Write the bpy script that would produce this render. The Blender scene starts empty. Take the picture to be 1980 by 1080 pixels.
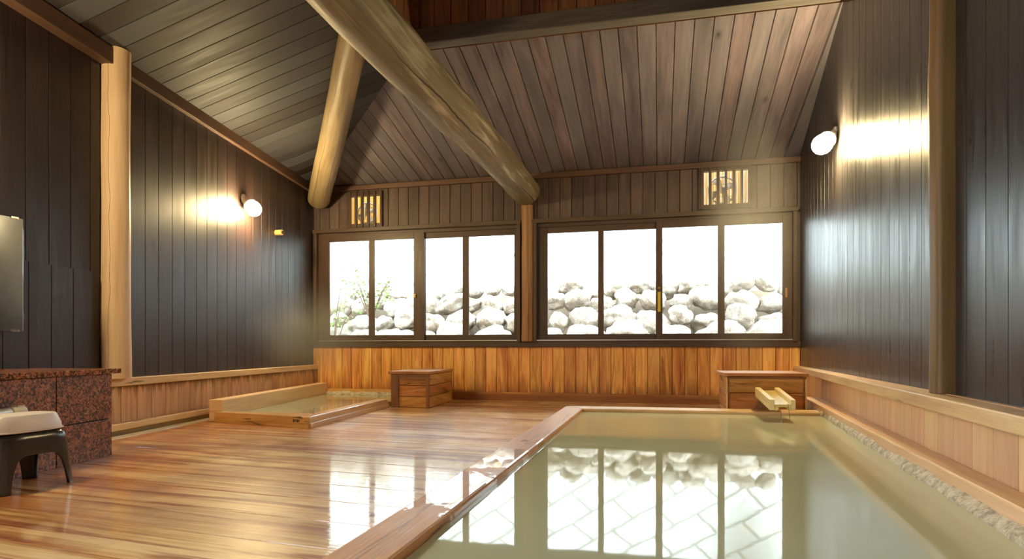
import bpy, bmesh, math, random
from mathutils import Vector, Matrix, noise
random.seed(7)
SC = bpy.context.scene
COL = SC.collection
V = Vector
# ------------------------------------------------------------------ camera
FPX, CX, CY, EYE = 1204.0, 990.0, 672.0, 0.72
PSI = math.atan(285 / FPX)
FW = V((-math.sin(PSI), math.cos(PSI), 0)); RT = V((math.cos(PSI), math.sin(PSI), 0)); ORG = V((0, 0, EYE))
cam = bpy.data.cameras.new('camera'); camo = bpy.data.objects.new('camera', cam); COL.objects.link(camo)
camo.location = ORG; camo.rotation_euler = (math.pi / 2, 0, PSI)
cam.sensor_width = 36; cam.sensor_fit = 'HORIZONTAL'; cam.lens = 36 * FPX / 1980
cam.shift_y = (CY - 540) / 1980; cam.clip_start = 0.05
SC.camera = camo
# ------------------------------------------------------------------ daylight and exposure
WORLD_STRENGTH = 7.0
w = bpy.data.worlds.new('sky'); SC.world = w; w.use_nodes = True
nt = w.node_tree; nt.nodes.clear()
wo = nt.nodes.new('ShaderNodeOutputWorld'); bg = nt.nodes.new('ShaderNodeBackground')
bg.inputs[0].default_value = (0.78, 0.89, 1.0, 1); bg.inputs[1].default_value = WORLD_STRENGTH
nt.links.new(bg.outputs[0], wo.inputs[0])
SC.view_settings.view_transform = 'Standard'; SC.view_settings.look = 'None'
SC.view_settings.exposure = 1.06; SC.view_settings.gamma = 1.0; SC.view_settings.use_curve_mapping = False
SC.cycles.use_denoising = True
SC.cycles.max_bounces = 10; SC.cycles.diffuse_bounces = 6; SC.cycles.glossy_bounces = 4
SC.cycles.transparent_max_bounces = 12
SC.cycles.caustics_reflective = True; SC.cycles.caustics_refractive = False
SC.cycles.sample_clamp_indirect = 6.0
LAMP_STRENGTH = 280.0

def portal(loc, rot, sx, sy):          # marks the window openings for sampling the sky; gives no light itself
    l = bpy.data.lights.new('sky_portal', 'AREA'); l.shape = 'RECTANGLE'; l.size = sx; l.size_y = sy
    l.cycles.is_portal = True
    o = bpy.data.objects.new('sky_portal', l); o.location = loc; o.rotation_euler = rot; COL.objects.link(o)

# ------------------------------------------------------------------ room frame
def ray(x, y): return FW + RT * ((x - CX) / FPX) + V((0, 0, -(y - CY) / FPX))
def plane_at(x, y, p, n):
    r = ray(x, y); t = (V(p) - ORG).dot(n) / r.dot(n); return ORG + r * t
def at_z(x, y, z):
    r = ray(x, y); return ORG + r * ((z - EYE) / r.z)
def hdir(vx):
    r = ray(vx, CY); r.z = 0; return r.normalized()
YB = 8.367
CL = V((-5.02, YB, 0)); CR = V((1.704, YB, 0))
DL = -hdir(1080); DR = -hdir(1378); DRU = -hdir(1360)       # along the walls, towards the viewer
NL = V((-DL.y, DL.x, 0)); NR = V((DR.y, -DR.x, 0)); NRU = V((DRU.y, -DRU.x, 0))
if NL.x < 0: NL = -NL
if NR.x > 0: NR = -NR
if NRU.x > 0: NRU = -NRU
Z = V((0, 0, 1))
def LW(s, z, off=0.0): return CL + DL * s + NL * off + Z * z
def RW(s, z, off=0.0): return CR + DR * s + NR * off + Z * z
def RU(s, z, off=0.0): return CR + DRU * s + NRU * off + Z * z
def BX(x): return plane_at(x, 550, (0, YB, 0), V((0, 1, 0))).x
EAVE = 3.10; MB = 0.235; ML = 0.28; YM = 5.68; XM = -2.28; YFRONT = -2.6; MTOP = 5.1; YMF = 1.2
def zback(y): return EAVE + MB * (YB - y)
def zleft(x, y): return EAVE + ML * ((x - CL.x) * NL.x + (y - YB) * NL.y)

portal((-3.36, YB + .16, 1.6), (math.pi / 2, 0, math.pi), 3.0, 1.5)
portal((0.0, YB + .16, 1.6), (math.pi / 2, 0, math.pi), 3.2, 1.5)

# ------------------------------------------------------------------ mesh helpers
class MB_:
    def __init__(s): s.v = []; s.f = []; s.uv = []
    def face(s, pts, uvs):
        b = len(s.v); s.v += [tuple(p) for p in pts]; s.f.append(tuple(range(b, b + len(pts)))); s.uv.append([tuple(u) for u in uvs])
    def mesh(s, verts, faces, uvs):
        b = len(s.v); s.v += [tuple(p) for p in verts]
        for f, u in zip(faces, uvs): s.f.append(tuple(i + b for i in f)); s.uv.append([tuple(q) for q in u])
    def plank(s, a0, a1, b1, b0, n, th=.025, bev=.006, dep=.012, gap=.0014):
        """board: a0-a1 one long edge, b0-b1 the other, n towards the room; V-grooved long edges"""
        a0, a1, b1, b0, n = V(a0), V(a1), V(b1), V(b0), V(n)
        wd0 = (b0 - a0).normalized() if (b0 - a0).length > 1e-5 else V((0, 0, 0)); wd1 = (b1 - a1).normalized() if (b1 - a1).length > 1e-5 else V((0, 0, 0))
        ld = (a1 - a0)
        L = ld.length; W = max((b0 - a0).length, (b1 - a1).length); ou, ov = random.uniform(0, 40), random.uniform(0, 40)
        def P(base, k): return base + n * k
        a0, b0, a1, b1 = a0 + wd0 * gap, b0 - wd0 * gap, a1 + wd1 * gap, b1 - wd1 * gap
        t0 = a0 + wd0 * bev; t1 = a1 + wd1 * bev; t2 = b1 - wd1 * bev; t3 = b0 - wd0 * bev
        vs = [t0, t1, t2, t3, P(a0, -dep), P(a1, -dep), P(b1, -dep), P(b0, -dep), P(a0, -th), P(a1, -th), P(b1, -th), P(b0, -th)]
        # uv from projection on (length, width)
        lu = ld.normalized(); wu = n.cross(lu)
        def U(p): d = V(p) - a0; return (ou + d.dot(lu), ov + d.dot(wu) - d.dot(n))
        fs = [(0, 1, 2, 3), (4, 5, 1, 0), (3, 2, 6, 7), (8, 9, 5, 4), (7, 6, 10, 11), (0, 3, 7, 4), (4, 7, 11, 8), (2, 1, 5, 6), (6, 5, 9, 10), (11, 10, 9, 8)]
        if n.dot((t1 - t0).cross(t3 - t0)) < 0: fs = [tuple(reversed(f)) for f in fs]
        s.mesh(vs, fs, [[U(vs[i]) for i in f] for f in fs])
    def box(s, o, ex, ey, ez):
        """o corner; ex grain direction (full edge vectors)"""
        o, ex, ey, ez = V(o), V(ex), V(ey), V(ez)
        if ex.cross(ey).dot(ez) < 0: o = o + ey; ey = -ey
        c = [o, o + ex, o + ex + ey, o + ey, o + ez, o + ex + ez, o + ex + ey + ez, o + ey + ez]
        ou, ov = random.uniform(0, 40), random.uniform(0, 40); lx, ly, lz = ex.length, ey.length, ez.length
        fs = [(0, 3, 2, 1), (4, 5, 6, 7), (0, 1, 5, 4), (2, 3, 7, 6), (1, 2, 6, 5), (3, 0, 4, 7)]
        g = {0: (0, 0), 1: (lx, 0), 2: (lx, ly), 3: (0, ly), 4: (0, -lz), 5: (lx, -lz), 6: (lx, ly + lz), 7: (0, ly + lz)}
        us = [[(ou + g[i][0], ov + g[i][1]) for i in fs[0]],
              [(ou + (lx if i in (5, 6) else 0), ov + 3 + (ly if i in (6, 7) else 0)) for i in fs[1]],
              [(ou + g[i][0], ov + g[i][1]) for i in fs[2]], [(ou + g[i][0], ov + g[i][1]) for i in fs[3]],
              [(ou + (ly if i in (2, 6) else 0), ov + 7 + (lz if i > 3 else 0)) for i in fs[4]],
              [(ou + (ly if i in (3, 7) else 0), ov + 9 + (lz if i > 3 else 0)) for i in fs[5]]]
        s.mesh(c, fs, us)
    def bar(s, p0, p1, up, wd, ht):
        """beam from p0 to p1 (axis centre) with width wd sideways, ht along up"""
        p0, p1, up = V(p0), V(p1), V(up); a = p1 - p0; sd = a.cross(up).normalized(); up = sd.cross(a).normalized()
        s.box(p0 - sd * wd / 2 - up * ht / 2, a, sd * wd, up * ht)
    def quadbar(s, r0, r1):
        """prism between two matching rings of 4 points"""
        vs = [V(p) for p in r0] + [V(p) for p in r1]; L = (vs[4] - vs[0]).length; ou, ov = random.uniform(0, 40), random.uniform(0, 40)
        per = [0]; 
        for i in range(4): per.append(per[-1] + (vs[(i + 1) % 4] - vs[i]).length)
        fs = []; us = []
        for i in range(4):
            j = (i + 1) % 4; fs.append((i, j, 4 + j, 4 + i)); us.append([(ou, ov + per[i]), (ou, ov + per[i + 1]), (ou + L, ov + per[i + 1]), (ou + L, ov + per[i])])
        fs += [(3, 2, 1, 0), (4, 5, 6, 7)]; us += [[(ou + k * .05, ov + q * .05) for k, q in ((0, 0), (1, 0), (1, 1), (0, 1))]] * 2
        c = sum(vs, V()) / 8
        f0 = fs[0]; nn = (vs[f0[1]] - vs[f0[0]]).cross(vs[f0[3]] - vs[f0[0]]); fc = sum((vs[i] for i in f0), V()) / 4
        if nn.dot(fc - c) < 0: fs = [tuple(reversed(f)) for f in fs]; us = [list(reversed(u)) for u in us]
        s.mesh(vs, fs, us)
    def tube(s, pts, rads, seg=20, cap=True, rough=0.0, seed=0.0, squash=None, square=0):
        pts = [V(p) for p in pts]; n = len(pts); vs = []; us = []; L = 0; lens = [0]
        for i in range(1, n): L += (pts[i] - pts[i - 1]).length; lens.append(L)
        ou, ov = random.uniform(0, 40), random.uniform(0, 40)
        a = (pts[-1] - pts[0]).normalized(); ref = V((0, 0, 1)) if abs(a.z) < .9 else V((0, 1, 0))
        for i in range(n):
            t = (pts[min(i + 1, n - 1)] - pts[max(i - 1, 0)]).normalized()
            x = t.cross(ref).normalized(); y = x.cross(t).normalized()
            for k in range(seg):
                an = 2 * math.pi * k / seg; r = rads[i]
                d = x * math.cos(an) + y * math.sin(an)
                if square: r *= (abs(math.cos(an)) ** square + abs(math.sin(an)) ** square) ** (-1 / square)
                if rough:
                    r *= 1 + rough * (noise.noise(V((math.cos(an) * 1.2, math.sin(an) * 1.2 + seed, lens[i] * .9))) + .5 * noise.noise(V((math.cos(an) * 3, math.sin(an) * 3 + seed, lens[i] * 2.5))))
                if squash: d = d - squash * d.dot(squash) * .35
                vs.append(pts[i] + d * r)
        fs = []; uu = []; rr = max(rads)
        for i in range(n - 1):
            for k in range(seg):
                k2 = (k + 1) % seg
                fs.append((i * seg + k, i * seg + k2, (i + 1) * seg + k2, (i + 1) * seg + k))
                v0, v1 = ov + 2 * math.pi * rr * k / seg, ov + 2 * math.pi * rr * (k + 1) / seg
                uu.append([(ou + lens[i], v0), (ou + lens[i], v1), (ou + lens[i + 1], v1), (ou + lens[i + 1], v0)])
        if cap:
            fs.append(tuple(reversed(range(seg)))); fs.append(tuple((n - 1) * seg + k for k in range(seg)))
            for r_ in (rads[0], rads[-1]): uu.append([(ou + math.cos(2 * math.pi * k / seg) * r_, ov + math.sin(2 * math.pi * k / seg) * r_) for k in range(seg)])
        s.mesh(vs, fs, uu)
    def lathe(s, o, axis, prof, seg=32):
        """prof: list of (distance along axis, radius)"""
        o = V(o); axis = V(axis).normalized()
        s.tube([o + axis * d + axis * (1e-5 * i) for i, (d, r) in enumerate(prof)], [max(r, 1e-4) for d, r in prof], seg)
    def build(s, name, mat, parent=None, bevel=0, smooth=False, loc=None):
        me = bpy.data.meshes.new(name); me.from_pydata(s.v, [], s.f)
        ul = me.uv_layers.new(name='UVMap'); i = 0
        for u in s.uv:
            for q in u: ul.data[i].uv = q; i += 1
        me.materials.append(mat); me.update()
        o = bpy.data.objects.new(name, me); COL.objects.link(o)
        if loc is not None:
            for vv in me.vertices: vv.co -= V(loc)
            o.location = V(loc)
        if bevel:
            m = o.modifiers.new('bevel', 'BEVEL'); m.width = bevel; m.segments = 2; m.limit_method = 'ANGLE'; m.angle_limit = math.radians(40)
        if smooth:
            me.polygons.foreach_set('use_smooth', [True] * len(me.polygons))
            try: me.set_sharp_from_angle(angle=math.radians(45))
            except Exception: pass
        if parent is not None:
            o.parent = parent; o.matrix_parent_inverse = Matrix.Translation(-parent.location) if parent.rotation_euler[:] == (0, 0, 0) else parent.matrix_world.inverted()
        return o

def thing(name, label, cat, loc=(0, 0, 0), group=None):
    o = bpy.data.objects.new(name, None); COL.objects.link(o); o.location = loc; o.empty_display_size = .1
    o['label'] = label; o['category'] = cat
    if group: o['group'] = group
    return o
def tag(o, label, cat, group=None, kind=None):
    o['label'] = label; o['category'] = cat
    if group: o['group'] = group
    if kind: o['kind'] = kind
    return o
def struct(o, label=None):
    o['kind'] = 'structure'
    if label: o['label'] = label
    return o
def sempty(name, label=None):
    o = bpy.data.objects.new(name, None); COL.objects.link(o); o['kind'] = 'structure'
    if label: o['label'] = label
    return o

# ------------------------------------------------------------------ materials
def srgb(r, g, b):
    f = lambda c: (c / 255 / 12.92) if c <= 10 else ((c / 255 + .055) / 1.055) ** 2.4
    return (f(r), f(g), f(b), 1)
class NT:
    def __init__(s, name):
        s.m = bpy.data.materials.new(name); s.m.use_nodes = True; s.t = s.m.node_tree; s.t.nodes.clear()
        s.out = s.t.nodes.new('ShaderNodeOutputMaterial')
    def n(s, typ, ins=None, **props):
        nd = s.t.nodes.new('ShaderNode' + typ)
        for k, v in props.items(): setattr(nd, k, v)
        for k, v in (ins or {}).items():
            sk = nd.inputs[k]
            if isinstance(v, bpy.types.NodeSocket): s.t.links.new(v, sk)
            else: sk.default_value = v
        return nd
    def math(s, op, a, b=None, c=None, clamp=False):
        i = {0: a}
        if b is not None: i[1] = b
        if c is not None: i[2] = c
        nd = s.n('Math', i, operation=op); nd.use_clamp = clamp; return nd.outputs[0]
    def vec(s, x, y, z): return s.n('CombineXYZ', {0: x, 1: y, 2: z}).outputs[0]
    def noise(s, vec, scale=1, detail=3, rough=.55, dist=0.0):
        return s.n('TexNoise', {'Vector': vec, 'Scale': scale, 'Detail': detail, 'Roughness': rough, 'Distortion': dist}).outputs[0]
    def ramp(s, fac, stops, interp='LINEAR'):
        nd = s.n('ValToRGB', {0: fac}); cr = nd.color_ramp; cr.interpolation = interp
        while len(cr.elements) < len(stops): cr.elements.new(.5)
        for e, (p, c) in zip(cr.elements, stops): e.position = p; e.color = c
        return nd.outputs[0]
    def mix(s, fac, a, b, blend='MIX'):
        nd = s.n('Mix', data_type='RGBA', blend_type=blend)
        for i, v in ((0, fac), (6, a), (7, b)):
            if isinstance(v, bpy.types.NodeSocket): s.t.links.new(v, nd.inputs[i])
            else: nd.inputs[i].default_value = v
        return nd.outputs[2]
    def mrange(s, v, a, b, c, d): return s.n('MapRange', {0: v, 1: a, 2: b, 3: c, 4: d}).outputs[0]
    def bump(s, h, strength=.2, dist=.01, normal=None):
        i = {'Height': h, 'Strength': strength, 'Distance': dist}
        if normal is not None: i['Normal'] = normal
        return s.n('Bump', i).outputs[0]
    def pbsdf(s, **k):
        nd = s.n('BsdfPrincipled', {kk.replace('_', ' '): v for kk, v in k.items()}); s.t.links.new(nd.outputs[0], s.out.inputs[0]); return nd

def wood(name, cols, rough=.5, var=.3, hue=.02, su=1.2, sv=14, fibre=.25, knots=0.0, kscale=(1.6, 3.0), bump=.25, cracks=0.0, spec=.4,
         coat=0.0, coat_rough=.1, lo=.32, hi=.68, stain=None, fine=170, blotch=.25, puddle=None, coat_bump=0.0, sat=1.0, weather=None, alt=None, crack_k=4.5, floor_mix=None):
    g = NT(name)
    uv = g.n('UVMap').outputs[0]; sp = g.n('SeparateXYZ', {0: uv}); u, v = sp.outputs[0], sp.outputs[1]
    isl = g.n('NewGeometry').outputs['Random Per Island']; pos = g.n('NewGeometry').outputs['Position']
    n1 = g.noise(g.vec(g.math('MULTIPLY', u, su), g.math('MULTIPLY', v, sv), g.math('MULTIPLY', isl, 37)), 1, 5, .6, .9)
    n2 = g.noise(g.vec(g.math('MULTIPLY', u, 3.5), g.math('MULTIPLY', v, fine), g.math('MULTIPLY', isl, 11)), 1, 3, .6)
    n3 = g.noise(g.vec(g.math('MULTIPLY', u, .8), g.math('MULTIPLY', v, 4), g.math('MULTIPLY', isl, 91)), 1, 3, .5)
    fac = g.math('ADD', g.math('ADD', g.math('MULTIPLY', n1, 1 - fibre - blotch), g.math('MULTIPLY', n2, fibre)), g.math('MULTIPLY', n3, blotch))
    fac = g.mrange(fac, lo, hi, 0, 1)
    stops = [(i / (len(cols) - 1), c) for i, c in enumerate(cols)]
    col = g.ramp(fac, stops)
    wn = g.n('TexWhiteNoise', {'W': g.math('MULTIPLY', isl, 77)}, noise_dimensions='1D').outputs[0]
    val = g.math('ADD', 1 - var / 2, g.math('MULTIPLY', isl, var))
    hs = g.n('HueSaturation', {'Hue': g.math('ADD', .5 - hue / 2, g.math('MULTIPLY', wn, hue)), 'Saturation': sat, 'Value': val, 'Color': col})
    col = hs.outputs[0]
    if alt: col = g.mix(g.math('MULTIPLY', wn, alt[1]), col, g.mix(.5, col, alt[0]))
    if floor_mix:                                          # redder wood on the left; the paler rest also paints in window sheen
        px_ = g.n('SeparateXYZ', {0: pos}); fm = g.math('ADD', px_.outputs[0], g.math('MULTIPLY', px_.outputs[1], floor_mix[1]))
        bn_ = g.noise(g.vec(g.math('MULTIPLY', u, .8), g.math('MULTIPLY', v, 5), g.math('MULTIPLY', isl, 13)), 1, 4, .6, .4)
        fm = g.math('ADD', fm, g.mrange(bn_, .25, .75, -1.6, 1.6))
        col = g.mix(g.mrange(fm, floor_mix[2], floor_mix[3], .85, 0), col, g.mix(1.0, col, floor_mix[0], 'MULTIPLY'))
    if knots:
        vo = g.n('TexVoronoi', {'Vector': g.vec(g.math('MULTIPLY', u, kscale[0]), g.math('MULTIPLY', v, kscale[1]), g.math('MULTIPLY', isl, 19)), 'Scale': 1.0})
        d = g.math('ADD', vo.outputs['Distance'], g.math('MULTIPLY', n1, .03))
        sel = g.math('GREATER_THAN', g.n('SeparateColor', {0: vo.outputs['Color']}).outputs[0], 1 - knots)
        k1 = g.math('MULTIPLY', sel, g.mrange(d, .06, .15, 1, 0)); k2 = g.math('MULTIPLY', sel, g.mrange(d, .05, .075, 1, 0))
        col = g.mix(g.math('MULTIPLY', k1, .55), col, tuple(c * .45 for c in cols[0][:3]) + (1,))
        col = g.mix(g.math('MULTIPLY', k2, .75), col, (.008, .006, .005, 1))
    if weather:                                            # grey or dark patches with their own shape, on the wood itself
        wc, ws, wa, wb = weather
        wmask = g.mrange(g.noise(g.vec(g.math('MULTIPLY', u, ws[0]), g.math('MULTIPLY', v, ws[1]), g.math('MULTIPLY', isl, 53)), 1, 4, .6, .5), wa, wb, 0, 1)
        col = g.mix(wmask, col, wc)
    if cracks:
        wob = g.noise(g.vec(g.math('MULTIPLY', u, .7), g.math('MULTIPLY', isl, 31), 0.0), 1, 4, .6)
        vv = g.math('ADD', g.math('MULTIPLY', v, crack_k), g.math('MULTIPLY', wob, .5))
        cell = g.math('FLOOR', vv); fr_ = g.math('ABSOLUTE', g.math('SUBTRACT', g.math('FRACT', vv), .5))
        msk = g.noise(g.vec(g.math('MULTIPLY', u, .5), g.math('MULTIPLY', cell, 7.3), g.math('MULTIPLY', isl, 5)), 1, 2, .5)
        wdt = g.mrange(msk, .38, .62, 0.0, cracks)
        ck = g.math('LESS_THAN', fr_, wdt)
        col = g.mix(g.math('MULTIPLY', ck, .85), col, (.012, .008, .005, 1))
    else: ck = None
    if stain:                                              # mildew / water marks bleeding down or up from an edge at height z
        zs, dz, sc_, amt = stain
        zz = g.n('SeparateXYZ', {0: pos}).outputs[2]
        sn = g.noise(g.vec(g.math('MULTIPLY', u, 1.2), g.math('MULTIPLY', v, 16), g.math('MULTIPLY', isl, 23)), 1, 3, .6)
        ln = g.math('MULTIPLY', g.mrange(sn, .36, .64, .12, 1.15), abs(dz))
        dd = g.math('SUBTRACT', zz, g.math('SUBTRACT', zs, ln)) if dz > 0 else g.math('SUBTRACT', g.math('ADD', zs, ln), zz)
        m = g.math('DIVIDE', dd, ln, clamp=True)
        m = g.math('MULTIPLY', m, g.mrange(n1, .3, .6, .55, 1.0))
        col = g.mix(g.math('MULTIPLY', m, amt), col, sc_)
    h = g.math('ADD', g.math('MULTIPLY', n2, .5), g.math('MULTIPLY', n1, .8))
    if ck is not None: h = g.math('SUBTRACT', h, g.math('MULTIPLY', ck, 1.2))
    nr = g.bump(h, bump, .006)
    rg = g.mrange(n1, .3, .7, rough - .08, rough + .1)
    kw = dict(Base_Color=col, Roughness=rg, Normal=nr, Specular_IOR_Level=spec)
    if coat:
        cw = coat
        if puddle:                                         #                                          # standing water lies in patches
            pn = g.noise(g.n('VectorMath', {0: pos, 1: puddle[0]}, operation='MULTIPLY').outputs[0], 1, 5, .62, .3)
            if len(puddle) > 4:
                py_ = g.n('SeparateXYZ', {0: pos}).outputs[1]; pn = g.math('SUBTRACT', pn, g.math('ADD', g.mrange(py_, puddle[4], puddle[4] + .8, 0, .4), g.mrange(py_, puddle[5], puddle[5] - .5, 0, .25)))
            cw = g.math('MULTIPLY', g.mrange(pn, puddle[1], puddle[2], puddle[3], 1), coat)
        kw.update(Coat_Weight=cw, Coat_Roughness=coat_rough, Coat_IOR=1.4)
        if coat_bump:
            cn = g.noise(g.vec(g.math('MULTIPLY', u, 5), g.math('MULTIPLY', v, 30), g.math('MULTIPLY', isl, 7)), 1, 4, .6, .6)
            kw['Coat_Normal'] = g.bump(cn, coat_bump, .004)
    g.pbsdf(**kw)
    return g.m

def plain(name, col, rough=.5, metal=0.0, nscale=0, namp=0.0, bump=0.0, spec=.5):
    g = NT(name)
    kw = dict(Base_Color=col, Roughness=rough, Metallic=metal, Specular_IOR_Level=spec)
    if nscale:
        p = g.n('TexCoord').outputs['Object']; n_ = g.noise(p, nscale, 4, .6)
        kw['Base_Color'] = g.mix(g.mrange(n_, .3, .7, 0, 1), tuple(c * (1 - namp) for c in col[:3]) + (1,), tuple(min(1, c * (1 + namp)) for c in col[:3]) + (1,))
        if bump: kw['Normal'] = g.bump(n_, bump, .01)
    g.pbsdf(**kw); return g.m

M = {}
GREY = srgb(96, 102, 112)
M['left_dark'] = wood('dark_stained_boards', [srgb(25, 17, 17), srgb(50, 36, 32), srgb(73, 51, 44)], rough=.44, var=.5, knots=.35, bump=.2, fibre=.3, spec=.38, alt=(srgb(46, 45, 50), .6))
M['right_dark'] = wood('black_stained_boards', [srgb(24, 21, 22), srgb(45, 40, 40), srgb(64, 57, 55)], rough=.33, var=.4, knots=.4, bump=.22, fibre=.3, spec=.6, alt=(srgb(54, 56, 62), .6))
M['back_dark'] = wood('brown_stained_boards', [srgb(58, 46, 43), srgb(86, 70, 65), srgb(108, 90, 83)], rough=.5, var=.3, bump=.15, knots=.15)
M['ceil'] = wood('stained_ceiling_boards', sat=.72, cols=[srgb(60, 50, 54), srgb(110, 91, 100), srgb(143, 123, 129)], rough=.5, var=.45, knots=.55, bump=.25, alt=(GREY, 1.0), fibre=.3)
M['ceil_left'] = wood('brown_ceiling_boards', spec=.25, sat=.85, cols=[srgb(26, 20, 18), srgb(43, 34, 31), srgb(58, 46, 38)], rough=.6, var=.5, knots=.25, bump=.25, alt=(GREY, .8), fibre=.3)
M['trim_dark'] = wood('brown_trim_wood', [srgb(70, 50, 41), srgb(99, 74, 59), srgb(115, 88, 72)], rough=.5, bump=.15)
M['frame'] = wood('window_frame_wood', [srgb(55, 41, 33), srgb(76, 58, 47), srgb(92, 72, 58)], rough=.42, bump=.1, var=.2)
M['wains_back'] = wood('wet_orange_boards', [srgb(149, 84, 38), srgb(211, 146, 74), srgb(237, 186, 111)], rough=.4, var=.3, lo=.36, hi=.6, su=1.3, sv=15, bump=.12, knots=.15,
                       stain=(.06, -.34, srgb(104, 50, 24), .85), spec=.4)
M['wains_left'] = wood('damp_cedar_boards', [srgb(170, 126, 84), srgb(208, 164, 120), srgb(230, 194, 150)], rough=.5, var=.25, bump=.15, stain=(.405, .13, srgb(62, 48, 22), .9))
M['wains_right'] = wood('cedar_boards', [srgb(194, 151, 111), srgb(217, 177, 136), srgb(231, 196, 155)], rough=.5, var=.16, bump=.1)
M['ledge'] = wood('pale_ledge_wood', [srgb(184, 148, 100), srgb(220, 184, 134), srgb(236, 208, 160)], rough=.45, bump=.12, var=.15, weather=(srgb(104, 88, 66), (1.6, 22), .64, .7))
M['bench'] = wood('pale_bench_wood', [srgb(202, 160, 116), srgb(226, 188, 142), srgb(238, 206, 164)], rough=.45, bump=.12, var=.1)
M['mould'] = wood('mossy_base_board', [srgb(110, 92, 52), srgb(142, 118, 72), srgb(164, 136, 90)], rough=.55, bump=.2, var=.2)
M['rim_small'] = wood('small_bath_wood', [srgb(168, 116, 56), srgb(208, 158, 88), srgb(228, 186, 118)], rough=.4, bump=.12, var=.15, weather=(srgb(74, 52, 26), (2.5, 20), .6, .66), coat=.5, coat_rough=.15)
M['rim_wet'] = wood('wet_worn_rim_wood', [srgb(170, 130, 88), srgb(212, 176, 134), srgb(232, 206, 170)], rough=.35, bump=.12, var=.1, coat=.8, coat_rough=.1)
M['rim_big'] = wood('wet_bath_rim_wood', [srgb(164, 108, 56), srgb(212, 154, 92), srgb(230, 184, 124)], rough=.4, bump=.25, var=.12, coat=1.0, coat_rough=.012,
                    puddle=((2.2, 2.6, 1), .42, .435, .03, 3.3, 2.1), su=1.5, sv=20, weather=(srgb(84, 50, 30), (1.2, 30), .62, .7))
M['floor'] = wood('wet_plank_floor', [srgb(114, 64, 39), srgb(183, 127, 77), srgb(212, 172, 118), srgb(228, 201, 154)], rough=.36, var=.22, hue=.015, lo=.32, hi=.57, su=.6, sv=26, fibre=.15, fine=110,
                  bump=.12, coat=.9, coat_rough=.03, puddle=((1.1, 1.1, 1), .42, .52, .45), coat_bump=.13, weather=(srgb(150, 84, 50), (.5, 9), .53, .6), floor_mix=(srgb(214, 156, 120), .25, -3.0, -1.3))
M['box'] = wood('weathered_box_wood', [srgb(130, 80, 37), srgb(179, 121, 65), srgb(203, 154, 93)], rough=.5, bump=.3, var=.25, knots=.3, weather=(srgb(110, 66, 36), (2, 16), .58, .66), lo=.36, hi=.62)
M['box_dark'] = wood('damp_box_post_wood', [srgb(96, 62, 40), srgb(128, 88, 58), srgb(150, 106, 72)], rough=.5, bump=.2)
M['spout'] = wood('mineral_coated_spout_wood', [srgb(196, 168, 110), srgb(232, 210, 150), srgb(246, 232, 184)], rough=.45, bump=.15, var=.1)
M['channel'] = wood('yellow_mineral_crust', [srgb(214, 190, 100), srgb(236, 216, 134), srgb(246, 232, 168)], rough=.3, bump=.3, coat=.6, coat_rough=.1)
LOGC = dict(bump=.35, knots=.12, kscale=(1.2, 2.6), su=.7, sv=11, fine=90)
M['post_left'] = wood('peeled_post_wood', [srgb(184, 156, 124), srgb(212, 186, 152), srgb(224, 204, 174)], rough=.5, cracks=.005, crack_k=3.2, bump=.12, knots=.3, kscale=(1.2, 4), su=.6, sv=7)
M['log'] = wood('weathered_log_wood', sat=.85, cols=[srgb(83, 70, 48), srgb(121, 104, 75), srgb(149, 131, 98)], rough=.55, cracks=.028, crack_k=3.5, weather=(srgb(176, 166, 146), (.7, 7), .54, .66), **LOGC)
M['log_hip'] = wood('yellow_log_wood', sat=.85, cols=[srgb(108, 88, 55), srgb(148, 124, 81), srgb(171, 148, 103)], rough=.55, cracks=.03, crack_k=6, **LOGC)
M['post_right'] = wood('brown_post_wood', [srgb(85, 65, 35), srgb(114, 89, 50), srgb(136, 107, 64)], rough=.5, bump=.1, su=.5, sv=8, weather=(srgb(168, 96, 52), (1.2, 14), .62, .7))
M['post_mid'] = wood('split_post_wood', [srgb(118, 86, 58), srgb(158, 120, 84), srgb(184, 146, 106)], rough=.5, cracks=.02, crack_k=6, bump=.2)
M['peg'] = wood('bamboo_wood', [srgb(150, 112, 60), srgb(186, 148, 90), srgb(206, 174, 116)], rough=.4, bump=.05)
M['monitor'] = wood('red_brown_boards', [srgb(81, 54, 38), srgb(130, 88, 61), srgb(170, 119, 81)], rough=.5, var=.5, bump=.15)
M['beam_grey'] = wood('grey_beam_wood', [srgb(60, 56, 53), srgb(90, 85, 80), srgb(116, 109, 102)], rough=.55, bump=.3, fibre=.45)

def granite(name, pol=.25):
    g = NT(name); p = g.n('TexCoord').outputs['Object']
    wp = g.n('VectorMath', {0: p, 1: (g.n('TexNoise', {'Vector': p, 'Scale': 60.0, 'Detail': 2.0}).outputs[1])}, operation='MULTIPLY_ADD')
    wp.inputs[1].default_value = (1, 1, 1)
    nz = g.n('TexNoise', {'Vector': p, 'Scale': 45.0, 'Detail': 3.0}).outputs[1]
    wv = g.n('VectorMath', {0: nz}, operation='SCALE'); wv.inputs['Scale'].default_value = .02
    pv = g.n('VectorMath', {0: p, 1: wv.outputs[0]}, operation='ADD').outputs[0]
    vo = g.n('TexVoronoi', {'Vector': pv, 'Scale': 95.0}); sc_ = g.n('SeparateColor', {0: vo.outputs['Color']})
    big = g.noise(p, 22, 4, .6)
    f = g.math('ADD', g.math('MULTIPLY', sc_.outputs[0], .55), g.math('MULTIPLY', big, .62))
    col = g.ramp(f, [(.0, srgb(34, 30, 31)), (.44, srgb(54, 42, 39)), (.53, srgb(118, 68, 48)), (.72, srgb(158, 96, 66)), (.92, srgb(182, 128, 98))])
    g.pbsdf(Base_Color=col, Roughness=pol, Specular_IOR_Level=.5)
    return g.m
M['granite'] = granite('red_granite', .35)
M['granite_top'] = granite('polished_red_granite', .2)
M['grout'] = plain('dark_joint', srgb(58, 44, 40), .8)

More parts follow.
